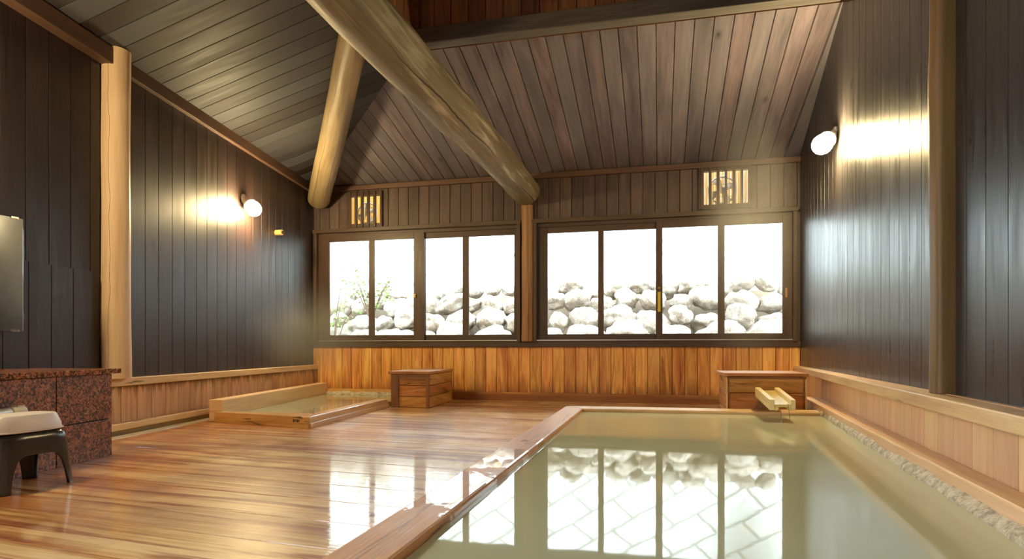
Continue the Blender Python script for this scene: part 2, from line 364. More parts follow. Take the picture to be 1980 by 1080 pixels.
def water(name, deep, ripple=.02, sc_=(6, 6, 6)):
    g = NT(name); p = g.n('NewGeometry').outputs['Position']
    n_ = g.noise(p, 5, 2, .5); n2 = g.noise(p, 1.3, 2, .5)
    col = g.mix(g.mrange(n2, .3, .7, 0, 1), deep, tuple(c * 1.1 for c in deep[:3]) + (1,))
    h = g.math('ADD', n_, n2)
    g.pbsdf(Base_Color=col, Roughness=.03, IOR=1.33, Normal=g.bump(h, ripple, .01))
    return g.m
M['water'] = water('milky_green_bath_water', srgb(196, 202, 170), .03)
M['water_small'] = water('clear_green_bath_water', srgb(158, 164, 140), .15)
def stonemat():
    g = NT('crusted_grey_stone'); p = g.n('NewGeometry').outputs['Position']
    n_ = g.noise(p, 14, 6, .65); n2 = g.noise(p, 70, 4, .7)
    f = g.math('ADD', g.math('MULTIPLY', n_, .6), g.math('MULTIPLY', n2, .4))
    col = g.ramp(f, [(.3, srgb(96, 88, 78)), (.43, srgb(160, 148, 128)), (.52, srgb(206, 194, 168)), (.66, srgb(236, 228, 204))])
    g.pbsdf(Base_Color=col, Roughness=.6, Normal=g.bump(f, .9, .02)); return g.m
M['stone'] = stonemat()
def rockmat():
    g = NT('pale_boulder_stone'); p = g.n('TexCoord').outputs['Object']; ri = g.n('ObjectInfo').outputs['Random']
    n_ = g.noise(p, 3, 7, .65, .4); n2 = g.noise(p, 16, 4, .6)
    f = g.math('ADD', g.math('MULTIPLY', n_, .65), g.math('MULTIPLY', n2, .35))
    col = g.ramp(f, [(.3, srgb(84, 74, 62)), (.42, srgb(140, 128, 112)), (.6, srgb(186, 176, 162)), (.75, srgb(208, 202, 192))])
    hs = g.n('HueSaturation', {'Hue': .5, 'Saturation': 1.0, 'Value': g.math('ADD', .8, g.math('MULTIPLY', ri, .35)), 'Color': col}).outputs[0]
    g.pbsdf(Base_Color=hs, Roughness=.8, Normal=g.bump(f, .8, .05)); return g.m
M['rock'] = rockmat()
def blockmat():
    g = NT('diagonal_block_masonry'); p = g.n('UVMap').outputs[0]
    mp = g.n('Mapping', {0: p, 2: (0, 0, math.radians(40)), 3: (1, 1, 1)}).outputs[0]
    b = g.n('TexBrick', {'Vector': mp, 'Color1': srgb(218, 218, 214), 'Color2': srgb(204, 204, 200), 'Mortar': srgb(126, 126, 118), 'Scale': 1.0, 'Mortar Size': .035, 'Brick Width': 1.1, 'Row Height': .62, 'Mortar Smooth': .3})
    n_ = g.noise(p, 2.5, 5, .6)
    col = g.mix(g.mrange(n_, .35, .7, 0, .35), b.outputs[0], srgb(190, 194, 176))
    g.pbsdf(Base_Color=col, Roughness=.85); return g.m
M['block'] = blockmat()
M['earth'] = plain('bank_earth', srgb(120, 104, 84), .9, nscale=4, namp=.3, bump=.4)
M['leaf'] = plain('shrub_leaf', srgb(120, 150, 70), .5, nscale=3, namp=.3)
M['stem'] = plain('shrub_stem', srgb(96, 78, 58), .8)
def glassmat():
    g = NT('window_glass')
    fr = g.n('Fresnel', {0: 1.45}).outputs[0]
    tr = g.n('BsdfTransparent', {0: (.96, .98, .97, 1)}); gl = g.n('BsdfGlossy', {'Color': (1, 1, 1, 1), 'Roughness': .0})
    mx = g.n('MixShader', {0: fr, 1: tr.outputs[0], 2: gl.outputs[0]}); g.t.links.new(mx.outputs[0], g.out.inputs[0]); return g.m
M['glass'] = glassmat()
M['mirror'] = plain('worn_mirror', srgb(205, 208, 214), .09, 1.0, nscale=9, namp=.08)
M['chrome'] = plain('chrome', srgb(220, 220, 222), .15, 1.0)
M['brass'] = plain('brass', srgb(206, 168, 70), .3, 1.0)
M['white_ceramic'] = plain('white_ceramic', srgb(232, 226, 214), .25)
M['silver'] = plain('aluminium_track', srgb(206, 208, 212), .35, .8)
M['yellow'] = plain('yellow_plastic', srgb(214, 190, 60), .5)
M['stool'] = plain('dark_brown_plastic', srgb(52, 47, 46), .22, nscale=60, namp=.12, bump=.05)
M['basin'] = plain('cream_plastic', srgb(228, 224, 228), .35, nscale=3, namp=.03)
M['tap'] = plain('grey_chrome_plastic', srgb(184, 184, 180), .3, .3)
M['tap_end'] = plain('ivory_plastic', srgb(206, 202, 190), .4)
M['pale_board'] = wood('bleached_wet_board', [srgb(176, 160, 128), srgb(208, 194, 162), srgb(226, 216, 190)], rough=.3, bump=.15, coat=.8, coat_rough=.1)
def emis(name, col, st):
    g = NT(name); e = g.n('Emission', {0: col, 1: st}); g.t.links.new(e.outputs[0], g.out.inputs[0]); return g.m
M['globe'] = emis('glowing_lamp_globe', (1.0, .76, .38, 1), LAMP_STRENGTH)
def bamboomat():
    g = NT('thin_bamboo_screen'); uv = g.n('UVMap').outputs[0]; n_ = g.noise(uv, 30, 3)
    c = g.mix(n_, srgb(222, 190, 122), srgb(240, 220, 168))
    d = g.n('BsdfDiffuse', {0: c}); t = g.n('BsdfTranslucent', {0: c}); mx = g.n('MixShader', {0: .5, 1: d.outputs[0], 2: t.outputs[0]})
    g.t.links.new(mx.outputs[0], g.out.inputs[0]); return g.m
M['bamboo'] = bamboomat()
M['fan'] = plain('white_fan_plastic', srgb(222, 222, 220), .35)
def streammat():
    g = NT('falling_water'); d = g.n('BsdfTransparent', {0: (.95, .97, .95, 1)}); gl = g.n('BsdfGlossy', {'Roughness': .05})
    mx = g.n('MixShader', {0: .3, 1: d.outputs[0], 2: gl.outputs[0]}); g.t.links.new(mx.outputs[0], g.out.inputs[0]); return g.m
M['stream'] = streammat()
M['plain_wall'] = plain('room_plaster', srgb(200, 180, 150), .8)

# ================================================================== STRUCTURE
# floor: long planks, slightly turned against the back wall
m = MB_(); fd = hdir(-2500) * -1          # direction of the planks (towards the right)
fd = fd if fd.x > 0 else -fd
fn = V((-fd.y, fd.x, 0)); PW = .3
def clip_line(q, d):
    """x range of a plank line between left wall and pool/back box"""
    return q
# polygon of the dry floor: left wall line, back wall, left edge of the big bath rim; planks are cut to it
POLY = [V((-5.1, YB + .02, 0)), V((1.75, YB + .02, 0)), V((1.75, 5.98, 0)), V((-.86, 5.98, 0)), V((-.86, YFRONT, 0)), LW(11.1, 0), ]
def hspan(off):
    xs = []
    o = fn * off
    for i in range(len(POLY)):
        a, b = POLY[i], POLY[(i + 1) % len(POLY)]
        da, db = a.dot(fn) - off, b.dot(fn) - off
        if (da < 0) != (db < 0):
            t = da / (da - db); xs.append((a + (b - a) * t).dot(fd))
    xs.sort(); return xs
def floor_planks():
    lo = min(p.dot(fn) for p in POLY); hi = max(p.dot(fn) for p in POLY)
    k = lo
    while k < hi:
        k2 = min(k + PW, hi); a = hspan(k + 1e-4); b = hspan(k2 - 1e-4)
        if len(a) >= 2 and len(b) >= 2:
            A0, A1, B0, B1 = a[0], a[-1], b[0], b[-1]
            if len(a) == 4 or len(b) == 4:
                A1 = a[1] if len(a) == 4 else a[-1]; B1 = b[1] if len(b) == 4 else b[-1]
            m.plank(fd * A0 + fn * k, fd * A1 + fn * k, fd * B1 + fn * k2, fd * B0 + fn * k2, Z, .03, .004)
        k = k2
floor_planks()
m.face([LW(-.1, -.035), LW(11.1, -.035), V((-.8, YFRONT, -.035)), V((1.7, YB, -.035))], [(0, 0)] * 4)
struct(m.build('floor', M['floor']), 'wet wooden plank floor with reddish brown and tan streaks')
m = MB_(); m.box((-6, YFRONT - .2, -.25), (8.5, 0, 0), (0, YB - YFRONT + .5, 0), (0, 0, .2)); struct(m.build('floor_base', M['grout']))

# left wall: stained boards above the ledge
LEDGE_L = .47; SO = (8.55, 11.0, .1, 2.9)      # unseen opening added in the left wall behind the viewer for fill daylight
edges = [-.12, .06, .26, .47, .68, .88, 1.075, 1.257, 1.449, 1.65, 1.863, 2.038, 2.246, 2.443, 2.642, 2.838, 3.024, 3.225, 3.418, 3.621, 3.805, 3.989, 4.13, 4.35, 4.453, 4.648, 4.848, 5.043]
while edges[-1] < 11.1: edges.append(edges[-1] + .2)
m = MB_()
for a, b in zip(edges, edges[1:]):
    k_ = 0 if a != 4.13 else -.028
    for z0, z1 in ([(LEDGE_L - .01, EAVE + .06)] if not (SO[0] < (a + b) / 2 < SO[1]) else [(SO[3], EAVE + .06)]):
        m.plank(LW(a, z0, k_), LW(a, z1, k_), LW(b, z1, k_), LW(b, z0, k_), NL, .03, .0025)
for a, b in zip(edges[24:41], edges[25:42]): m.plank(LW(a, .5, .02), LW(a, 1.315, .02), LW(b, 1.315, .02), LW(b, .5, .02), NL, .018, .0022)
m.face([LW(-.12, .4, -.06), LW(SO[0], .4, -.06), LW(SO[0], EAVE + .1, -.06), LW(-.12, EAVE + .1, -.06)], [(0, 0)] * 4)
struct(m.build('wall_left', M['left_dark']), 'dark stained board wall on the left')
m = MB_()
k = 0.0
while k < 4.9: m.plank(LW(k, 0.0, .004), LW(k, .45, .004), LW(k + .196, .45, .004), LW(k + .196, 0.0, .004), NL, .03, .002); k += .196
m.face([LW(-.1, -.02, -.03), LW(5, -.02, -.03), LW(5, .5, -.03), LW(-.1, .5, -.03)], [(0, 0)] * 4)
struct(m.build('wall_left_wainscot', M['wains_left']), 'low pale board panelling of the left wall with dark mildew marks')
m = MB_(); m.box(LW(0, .405, 0), DL * 4.95, NL * .075, Z * .065); struct(m.build('trim_1', M['ledge'], bevel=.006), 'pale ledge board along the left wall')
m = MB_(); m.box(LW(2.55, .045, .006), DL * 2.4, NL * .07, Z * .055); struct(m.build('trim_2', M['ledge'], bevel=.006), 'lower pale rail along the left wall')
m = MB_(); m.box(LW(2.6, -.01, .006), DL * 2.35, NL * .05, Z * .055); struct(m.build('baseboard_left', M['mould'], bevel=.004), 'mossy base board at the foot of the left wall')
m = MB_(); m.box(LW(2.9, .0, .075), DL * 2.1, NL * .11, Z * .006); struct(m.build('trim_3', M['pale_board'], bevel=.002), 'pale wet strip of floor edging along the left wall')
# eave boards
m = MB_(); m.box(LW(0, 3.0, 0), DL * 4.10, NL * .05, Z * .125); struct(m.build('trim_4', M['trim_dark'], bevel=.005), 'brown eave board from the back corner to the peeled post')
m = MB_(); m.box(LW(4.32, 2.985, 0), DL * 6.7, NL * .1, Z * .13); struct(m.build('trim_5', M['trim_dark'], bevel=.005), 'thicker brown eave board left of the peeled post')

# back wall
WL = (BX(607) + .03, BX(1008)); WRr = (BX(1032), BX(1540))
V1 = (BX(677), BX(737), 2.48, 2.985); V2 = (BX(1355), BX(1447), 2.50, 3.03)
m = MB_(); x = CL.x - .06; N_B = V((0, -1, 0))
SILL_Z = .735; HEAD_Z = 2.44
while x < CR.x + .04:
    x2 = min(x + .157, CR.x + .06)
    cuts = sorted([x, x2] + [c for c in (V1[0], V1[1], V2[0], V2[1]) if x + .003 < c < x2 - .003])
    for xa, xb in zip(cuts, cuts[1:]):
        spans = [(HEAD_Z - .03, EAVE + .05)]
        for (va, vb, z0, z1) in (V1, V2):
            if va - .001 <= (xa + xb) / 2 <= vb: spans = [(HEAD_Z - .03, z0 + .03), (z1 - .03, EAVE + .05)]
        for z0, z1 in spans: m.plank((xa, YB, z0), (xa, YB, z1), (xb, YB, z1), (xb, YB, z0), N_B, .03, .004)
    x = x2
for xa, xb in ((CL.x - .06, V1[0]), (V1[1], V2[0]), (V2[1], CR.x + .06)): m.face([V((xa, YB + .034, HEAD_Z - .03)), V((xb, YB + .034, HEAD_Z - .03)), V((xb, YB + .034, EAVE + .05)), V((xa, YB + .034, EAVE + .05))], [(0, 0)] * 4)
for xa, xb in ((CL.x - .06, WL[0] + .05), (WL[1] - .05, WRr[0] + .05), (WRr[1] - .04, CR.x + .06)):
    m.plank((xa, YB, SILL_Z - .03), (xa, YB, HEAD_Z), (xb, YB, HEAD_Z), (xb, YB, SILL_Z - .03), N_B, .03, .004)
struct(m.build('wall_back', M['back_dark']), 'brown board back wall above the windows')
m = MB_(); x = CL.x
while x < CR.x - .02:
    x2 = min(x + .157, CR.x); m.plank((x, YB - .02, 0), (x, YB - .02, SILL_Z), (x2, YB - .02, SILL_Z), (x2, YB - .02, 0), N_B, .05, .004); x = x2
m.face([V((CL.x - .05, YB + .035, -.02)), V((CR.x + .05, YB + .035, -.02)), V((CR.x + .05, YB + .035, .78)), V((CL.x - .05, YB + .035, .78))], [(0, 0)] * 4)
struct(m.build('wall_back_wainscot', M['wains_back']), 'orange wet board panelling below the windows')
m = MB_(); m.box((-3.0, YB - .07, -.01), (3.75, 0, 0), (0, .05, 0), (0, 0, .12)); struct(m.build('baseboard_back', M['wains_back'], bevel=.006), 'orange base board at the foot of the back wall')
m = MB_(); m.box((CL.x, YB - .06, 3.02), (CR.x - CL.x, 0, 0), (0, .06, 0), (0, 0, .07)); struct(m.build('trim_6', M['trim_dark'], bevel=.006), 'thin brown eave board along the back wall')
m = MB_(); m.box((CL.x, YB - .05, .73), (CR.x - CL.x, 0, 0), (0, .05, 0), (0, 0, .075)); struct(m.build('trim_7', M['frame'], bevel=.006), 'dark sill board running under both windows')

# right wall
m = MB_(); s_ = -.205; LEDGE_R = .497
while s_ < 11:
    wd = .205; pa, pb = RU(s_, 0), RU(s_ + wd, 0)
    ta, tb = [(zback(max(p.y, YM)) + .05 if p.y > YM - .1 else MTOP) for p in (pa, pb)]
    if pb.y < YM - .1 < pa.y: tb = ta
    if abs(s_ - .205 * 24) > .01: m.plank(RU(s_, LEDGE_R - .02), RU(s_, ta), RU(s_ + wd, tb), RU(s_ + wd, LEDGE_R - .02), NRU, .03, .0018)
    else:
        m.plank(RU(s_, LEDGE_R - .02), RU(s_, ta), RU(4.862, ta), RU(4.862, LEDGE_R - .02), NRU, .03, .0018) if s_ < 4.86 else None
        m.plank(RU(4.998, LEDGE_R - .02), RU(4.998, tb), RU(s_ + wd, tb), RU(s_ + wd, LEDGE_R - .02), NRU, .03, .0018)
    s_ += wd
m.face([RU(-.2, .4, -.035), RU(11, .4, -.035), RU(11, MTOP, -.035), RU(-.2, MTOP, -.035)], [(0, 0)] * 4)
struct(m.build('wall_right', M['right_dark']), 'glossy dark board wall on the right')
m = MB_(); s_ = 0.0
while s_ < 10: m.plank(RW(s_, 0, .004), RW(s_, .46, .004), RW(s_ + .208, .46, .004), RW(s_ + .208, 0, .004), NR, .03, .0014); s_ += .208
m.face([RW(-.1, -.02, -.03), RW(10, -.02, -.03), RW(10, .5, -.03), RW(-.1, .5, -.03)], [(0, 0)] * 4)
struct(m.build('wall_right_wainscot', M['wains_right']), 'low pale cedar panelling of the right wall')
m = MB_(); m.box(RW(-.05, .432, -.08), DR * 10, NR * .165, Z * .065); struct(m.build('trim_8', M['ledge'], bevel=.006), 'pale ledge board along the right wall')

# ceiling: left slope, back slope
def hipx(y): return CL.x + (MB / ML + NL.y) / NL.x * (YB - y)
m = MB_(); y = YB; sn = V((-ML * NL.x, -ML * NL.y, 1)).normalized() * -1
def lp(x, y): return V((x, y, zleft(x, y)))
def lwx(y): return CL.x + DL.x * ((YB - y) / -DL.y)
while y > YFRONT:
    y2 = y - .2
    xa, xb = min(XM, hipx(y)), min(XM, hipx(y2))
    m.plank(lp(lwx(y) - .02, y), lp(xa, y), lp(xb, y2), lp(lwx(y2) - .02, y2), sn, .03, .004); y = y2
m.face([lp(lwx(YB) - .05, YB) + Z * .04, lp(CL.x + .05, YB) + Z * .04, lp(XM, YFRONT) + Z * .04, lp(lwx(YFRONT) - .05, YFRONT) + Z * .04]
, [(0, 0)] * 4)
m.face([lp(CL.x, YB) + Z * .04, lp(hipx(YM), YM) + Z * .04, lp(XM, YM) + Z * .04, lp(XM, YFRONT) + Z * .04], [(0, 0)] * 4)
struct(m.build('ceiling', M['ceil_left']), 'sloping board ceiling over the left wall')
m = MB_(); bn = V((0, MB, 1)).normalized() * -1
def bp(x, y): return V((x, y, zback(y)))
def hipy(x): return YB - (x - CL.x) * NL.x / (MB / ML + NL.y)
def rux(y): return CR.x + DRU.x * ((YB - y) / -DRU.y)
x = CL.x
xr = rux(YM)
while x < xr - .01:
    x2 = min(x + .172, xr)
    m.plank(bp(x, YB), bp(x, max(YM, hipy(x))), bp(x2, max(YM, hipy(x2))), bp(x2, YB), bn, .03, .005); x = x2
m.plank(bp(xr, YB), bp(xr, YM), bp(xr + .002, YM), bp(CR.x, YB), bn, .03, .002)
m.face([bp(CL.x, YB) + Z * .04, bp(CR.x + .1, YB) + Z * .04, bp(CR.x + .1, YM) + Z * .04, bp(hipx(YM) - .0, YM) + Z * .04], [(0, 0)] * 4)
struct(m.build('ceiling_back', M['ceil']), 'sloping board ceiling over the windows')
# raised vent bay above the ceiling
m = MB_(); x = XM
while x < 1.6:
    x2 = x + .172; m.plank((x, YM - .03, zback(YM) - .05), (x, YM - .03, MTOP), (x2, YM - .03, MTOP), (x2, YM - .03, zback(YM) - .05), V((0, -1, 0)), .03, .004); x = x2
y = YM
while y > YMF:
    m.plank((XM, y, zleft(XM, y) - .1), (XM, y, MTOP), (XM, y - .172, MTOP), (XM, y - .172, zleft(XM, y) - .1), V((1, 0, 0)), .03, .004); y -= .172
m.box((XM - .02, YM - .1, 3.75), (.06, 0, 0), (0, .08, 0), (0, 0, 1.3))
m.box((XM - .1, YMF - .1, MTOP), (4.2, 0, 0), (0, YM - YMF + .3, 0), (0, 0, .08))
m.box((XM - .1, YMF - .1, 3.8), (4.2, 0, 0), (0, .08, 0), (0, 0, MTOP - 3.8))
m.face([V((XM - .03, YM + .01, 3.6)), V((1.7, YM + .01, 3.6)), V((1.7, YM + .01, MTOP)), V((XM - .03, YM + .01, MTOP))]
, [(0, 0)] * 4)
m.face([V((XM - .035, YM, 3.3)), V((XM - .035, YMF, 3.0)), V((XM - .035, YMF, MTOP)), V((XM - .035, YM, MTOP))], [(0, 0)] * 4)
struct(m.build('ceiling_vent_bay', M['monitor']), 'reddish board raised vent bay in the roof')
m = MB_(); m.box((XM, YM - .14, zback(YM) - .13), (3.75, 0, 0), (0, .14, 0), (0, 0, .15)); struct(m.build('trim_9', M['beam_grey'], bevel=.01), 'grey beam under the raised vent bay')
# room behind the viewer
m = MB_(); m.quadbar([(XM - .3, YMF, 3.85), (1.5, YMF, 3.85), (1.5, YMF, 3.95), (XM - .3, YMF, 3.95)], [(-3.6, YFRONT, 3.0), (1.5, YFRONT, 3.0), (1.5, YFRONT, 3.1), (-3.6, YFRONT, 3.1)])
struct(m.build('ceiling_front', M['ceil']))
m = MB_(); m.box((-4.2, YFRONT - .1, -.05), (6.4, 0, 0), (0, .1, 0), (0, 0, 4.1))
struct(m.build('wall_front', M['plain_wall']))
_c = LW((SO[0] + SO[1]) / 2, (SO[2] + SO[3]) / 2, -.12)
portal(_c, (math.pi / 2, 0, math.atan2(NL.y, NL.x) + math.pi / 2), SO[1] - SO[0], SO[3] - SO[2])  # sky sampling through the added fill opening

# ------------------------------------------------------------------ windows
def window(name, label, cx0, cx1, panes, latch):
    root = sempty(name, label)
    m = MB_(); y0 = YB - .075
    fr = .05
    m.box((cx0, y0, .80), (0, 0, HEAD_Z - .80 + .02), (fr, 0, 0), (0, .17, 0)); m.box((cx1 - fr, y0, .80), (0, 0, HEAD_Z - .80 + .02), (fr, 0, 0), (0, .17, 0))
    m.box((cx0 - .01, y0 - .01, HEAD_Z - .03), (cx1 - cx0 + .02, 0, 0), (0, .18, 0), (0, 0, .055))
    m.box((cx0, y0 + .02, .795), (cx1 - cx0, 0, 0), (0, .15, 0), (0, 0, .025))
    # head lining over the sashes
    m.box((cx0 + fr, YB + .0, 2.365), (cx1 - cx0 - 2 * fr, 0, 0), (0, .09, 0), (0, 0, .06))
    m.build('window_frame', M['frame'], root, bevel=.004)
    m = MB_(); m.box((cx0 + fr, y0 + .025, .82), (cx1 - cx0 - 2 * fr, 0, 0), (0, .012, 0), (0, 0, .008)); m.build('track', M['silver'], root)
    PZ0, PZ1 = .905, 2.285
    for si, (pa, pb) in enumerate((panes[:2], panes[2:])):
        yy = YB - .005 + (.035 if si == (0 if latch == 'right' else 1) else 0.0)
        x0 = (cx0 + fr) if si == 0 else (panes[1][1] + (0.005 if si else 0)); x1 = (panes[2][0] - .005) if si == 0 else cx1 - fr
        m = MB_(); d = .032
        m.box((x0, yy, .82), (0, 0, 1.56), (pa[0] - x0, 0, 0), (0, d, 0)); m.box((pb[1], yy, .82), (0, 0, 1.56), (x1 - pb[1], 0, 0), (0, d, 0))
        m.box((pa[1], yy + .003, PZ0 - .01), (0, 0, PZ1 - PZ0 + .02), (pb[0] - pa[1], 0, 0), (0, d - .006, 0))
        m.box((pa[0], yy, .82), (pb[1] - pa[0], 0, 0), (0, d, 0), (0, 0, PZ0 - .82)); m.box((pa[0], yy, PZ1), (pb[1] - pa[0], 0, 0), (0, d, 0), (0, 0, 2.38 - PZ1))
        sash = m.build('sash', M['frame'], root, bevel=.003)
        for p in (pa, pb):
            m = MB_(); m.box((p[0] - .004, yy + .014, PZ0 - .004), (p[1] - p[0] + .008, 0, 0), (0, .004, 0), (0, 0, PZ1 - PZ0 + .008)); m.build('pane', M['glass'], sash)
    return root
PL = [(BX(637), BX(713)), (BX(724), BX(800)), (BX(821), BX(893)), (BX(905), BX(993))]
PR = [(BX(1058), BX(1156)), (BX(1167), BX(1268)), (BX(1281), BX(1388)), (BX(1401), BX(1513))]
w1 = window('window_1', 'left sliding window with four tall panes', WL[0], WL[1], PL, 'left')
w2 = window('window_2', 'right sliding window with four tall panes', WRr[0], WRr[1], PR, 'right')
m = MB_(); xx = BX(803.5); m.lathe((xx, YB - .03, 1.45), (0, 1, 0), [(0, .016), (.03, .02)], 16); m.box((xx - .008, YB - .036, 1.44), (0, 0, .05), (.016, 0, 0), (0, .01, 0)); o = m.build('latch', M['brass'], w1); o['label'] = 'small brass sash latch'
m = MB_(); xx = BX(1274.5); m.box((xx - .018, YB - .022, 1.19), (0, 0, .26), (.036, 0, 0), (0, .02, 0)); o = m.build('pull_plate', M['yellow'], w2, bevel=.004); o['label'] = 'yellow pull plate on the middle stile'
m = MB_(); m.lathe((xx, YB - .04, 1.5), (0, 1, 0), [(0, .014), (.04, .018)], 16); m.build('latch', M['brass'], w2)
m = MB_(); xx = BX(1520); m.box((xx - .012, YB - .016, 1.35), (0, 0, .12), (.024, 0, 0), (0, .012, 0)); o = m.build('finger_pull', M['peg'], w2, bevel=.003); o['label'] = 'pale finger pull at the right edge'

# ================================================================== LOGS
def logmesh(name, mat, p0, p1, r0, r1, label, cat, seed, rough=.05, bend=None, n=60, bulge=None, round_end=True, seg=36, squash=None, square=0):
    p0, p1 = V(p0), V(p1); pts = []; rads = []; ax = (p1 - p0); L = ax.length
    for i in range(n + 1):
        t = i / n; p = p0 + ax * t
        if bend: p = p + V(bend) * math.sin(t * math.pi)
        p = p + V((noise.noise(V((t * 4, seed, 0))), noise.noise(V((t * 4, seed, 9))), noise.noise(V((t * 4, seed, 5))))) * r0 * .10
        r = r0 + (r1 - r0) * t
        if bulge:
            for (bt, bw, ba) in bulge: r *= 1 + ba * math.exp(-((t - bt) / bw) ** 2)
        pts.append(p); rads.append(r)
    if round_end:
        e = .35 * r0; d = ax.normalized()
        pts = [pts[0] - d * e * .9, pts[0] - d * e * .6, pts[0] - d * e * .25] + pts; rads = [rads[0] * .72, rads[0] * .88, rads[0] * .97] + rads
    m = MB_(); m.tube(pts, rads, seg, True, rough, seed, squash, square)
    o = m.build(name, mat, smooth=True, loc=p0); tag(o, label, cat); return o
BXc = -1.755
logmesh('log_beam', M['log'], (BXc, YB - .13, 2.835), (BXc - .17, YFRONT + .05, 2.86), .19, .172, 'huge weathered round log beam running overhead from the middle window post', 'beam', 3.3, .07, bulge=[(.27, .02, .10), (.42, .06, .05)])
p_low = plane_at(617, 383, (0, 8.17, 0), V((0, 1, 0))); p_top = plane_at(686, 70, (0, 5.1, 0), V((0, 1, 0)))
logmesh('log_rafter', M['log_hip'], p_low, p_low + (p_top - p_low) * 1.05, .16, .132, 'yellowish round log rafter rising from the back left corner', 'rafter', 8.1, .05)
pl_ = LW(4.24, .47, .05); logmesh('log_post', M['post_left'], pl_, pl_ + Z * 2.66, .108, .108, 'thick peeled pale log post standing against the left wall', 'post', 1.7, .035, bulge=[(.2, .12, .04)], round_end=False)
pr_ = RU(4.93, .497, .02); logmesh('log_post', M['post_right'], pr_, pr_ + Z * 4.0, .06, .056, 'olive brown timber post standing on the ledge of the right wall', 'post', 5.2, .03, bulge=[(.38, .03, .07)], round_end=False, square=5)
xx = (BX(1010) + BX(1032)) / 2; logmesh('log_post', M['post_mid'], (xx, YB - .045, .805), (xx, YB - .045, 2.66), .08, .08, 'slim brown split log post between the two windows', 'post', 2.4, .03, round_end=False)

# ================================================================== BATHS
# big bath
RIMZ, WZ = .16, .13
XO, XI = -.881, -.692; YO, YI = 5.98, 5.74
def stone_x(y, z=WZ):
    a, b = V((1.448, 6.943, 0)), V((1.049, 2.141, 0)); t = (y - a.y) / (b.y - a.y); return a.x + (b.x - a.x) * t
bath = thing('wooden_bath', 'wet wooden rim of the large green bath with puddles on top', 'bath', (XO, YO, 0))
m = MB_(); m.quadbar([(XO, YFRONT + .1, -.02), (XI, YFRONT + .1, -.02), (XI, YFRONT + .1, RIMZ), (XO, YFRONT + .1, RIMZ)], [(XO, YO, -.02), (XI, YI, -.02), (XI, YI, RIMZ), (XO, YO, RIMZ)])
o = m.build('side_board', M['rim_big'], bath, bevel=.012)
m = MB_(); m.quadbar([(XO, YO + .002, -.02), (XI, YI + .002, -.02), (XI, YI + .002, RIMZ), (XO, YO + .002, RIMZ)], [(1.40, YO + .12, -.02), (1.37, YI + .12, -.02), (1.37, YI + .12, RIMZ), (1.40, YO + .12, RIMZ)])
m.build('end_board', M['ledge'], bath, bevel=.012)
m = MB_(); m.quadbar([(XI, YFRONT + .1, -.04), (stone_x(YFRONT) + .015, YFRONT + .1, -.04), (stone_x(YFRONT) + .015, YFRONT + .1, WZ), (XI + .001, YFRONT + .1, WZ)],
                     [(XI + .001, YI + .002, -.04), (stone_x(YI) + .015, YI + .11, -.04), (stone_x(YI) + .015, YI + .11, WZ), (XI + .001, YI + .002, WZ)])
tag(m.build('bath_water', M['water']), 'milky olive green water of the large bath', 'water')
# stone edge and bench rail on the right
def bf(y):   # front of the bench rail
    a, b = V((1.434, 6.784, 0)), V((1.099, 2.243, 0)); t = (y - a.y) / (b.y - a.y); return a.x + (b.x - a.x) * t
m = MB_(); n_ = 90; prof = []
YS0, YS1 = 6.9, YFRONT + .1
vs = []; fs = []; us = []
for i in range(n_ + 1):
    y = YS0 + (YS1 - YS0) * i / n_
    for j, (t, z) in enumerate(((.0, -.03), (.0, .08), (0.0, .135), (.35, .152), (.7, .165), (1.0, .172), (1.8, .172), (1.8, -.03))):
        x = stone_x(y) + (bf(y) - stone_x(y)) * t + (.03 if j < 3 else 0) * 0
        nz = noise.noise(V((x * 9, y * 5, z * 9))) * .016 + noise.noise(V((x * 30, y * 22, z * 30))) * .006 if j in (1, 2, 3, 4, 5) else 0
        vs.append(V((x - nz, y, z + nz * .6)))
for i in range(n_):
    for j in range(7):
        a = i * 8 + j; fs.append((a, a + 1, a + 9, a + 8)); us.append([(0, 0)] * 4)
fs.append(tuple(range(8))); us.append([(0, 0)] * 8); fs.append(tuple(reversed(range(n_ * 8, n_ * 8 + 8)))); us.append([(0, 0)] * 8)
m.mesh(vs, fs, us); tag(m.build('stone_edge', M['stone'], smooth=True), 'rough mineral crusted grey stone edge along the right side of the green bath', 'stone edging')
m = MB_(); ya, yb_ = 6.95, YFRONT + .1
def rwx(y): return RW((YB - y) / -DR.y, 0, .006).x
m.quadbar([(bf(ya), ya, .155), (rwx(ya), ya, .155), (rwx(ya), ya, .217), (bf(ya), ya, .217)], [(bf(yb_), yb_, .155), (rwx(yb_), yb_, .155), (rwx(yb_), yb_, .217), (bf(yb_), yb_, .217)])
tag(m.build('bench_rail', M['bench'], bevel=.008), 'long pale wooden rail lying on the stone edge below the right wall', 'rail')

# small bath in the left corner
SZ = .10
sb = thing('small_bath', 'small wooden sunken bath in the back left corner', 'bath', (-4.2, 5.1, 0))
A = V((-4.20, 5.21, 0)); Bc = V((-3.055, 5.01, 0)); C = V((-3.215, 7.02, 0)); IW = .18
dAB = (Bc - A).normalized(); nAB = V((-dAB.y, dAB.x, 0)); dBC = (C - Bc).normalized(); nBC = V((-dBC.y, dBC.x, 0))
Bi = at_z(604, 798.5, SZ); Bi.z = 0
Ai = A + nAB * .06; Ci = C + nBC * .13
m = MB_(); m.quadbar([V((A.x, A.y, -.01)), V((Ai.x, Ai.y, -.01)), V((Ai.x, Ai.y, SZ)), V((A.x, A.y, SZ))], [V((Bc.x, Bc.y, -.01)), V((Bi.x, Bi.y, -.01)), V((Bi.x, Bi.y, SZ)), V((Bc.x, Bc.y, SZ))])
m.build('front_board', M['rim_small'], sb, bevel=.006)
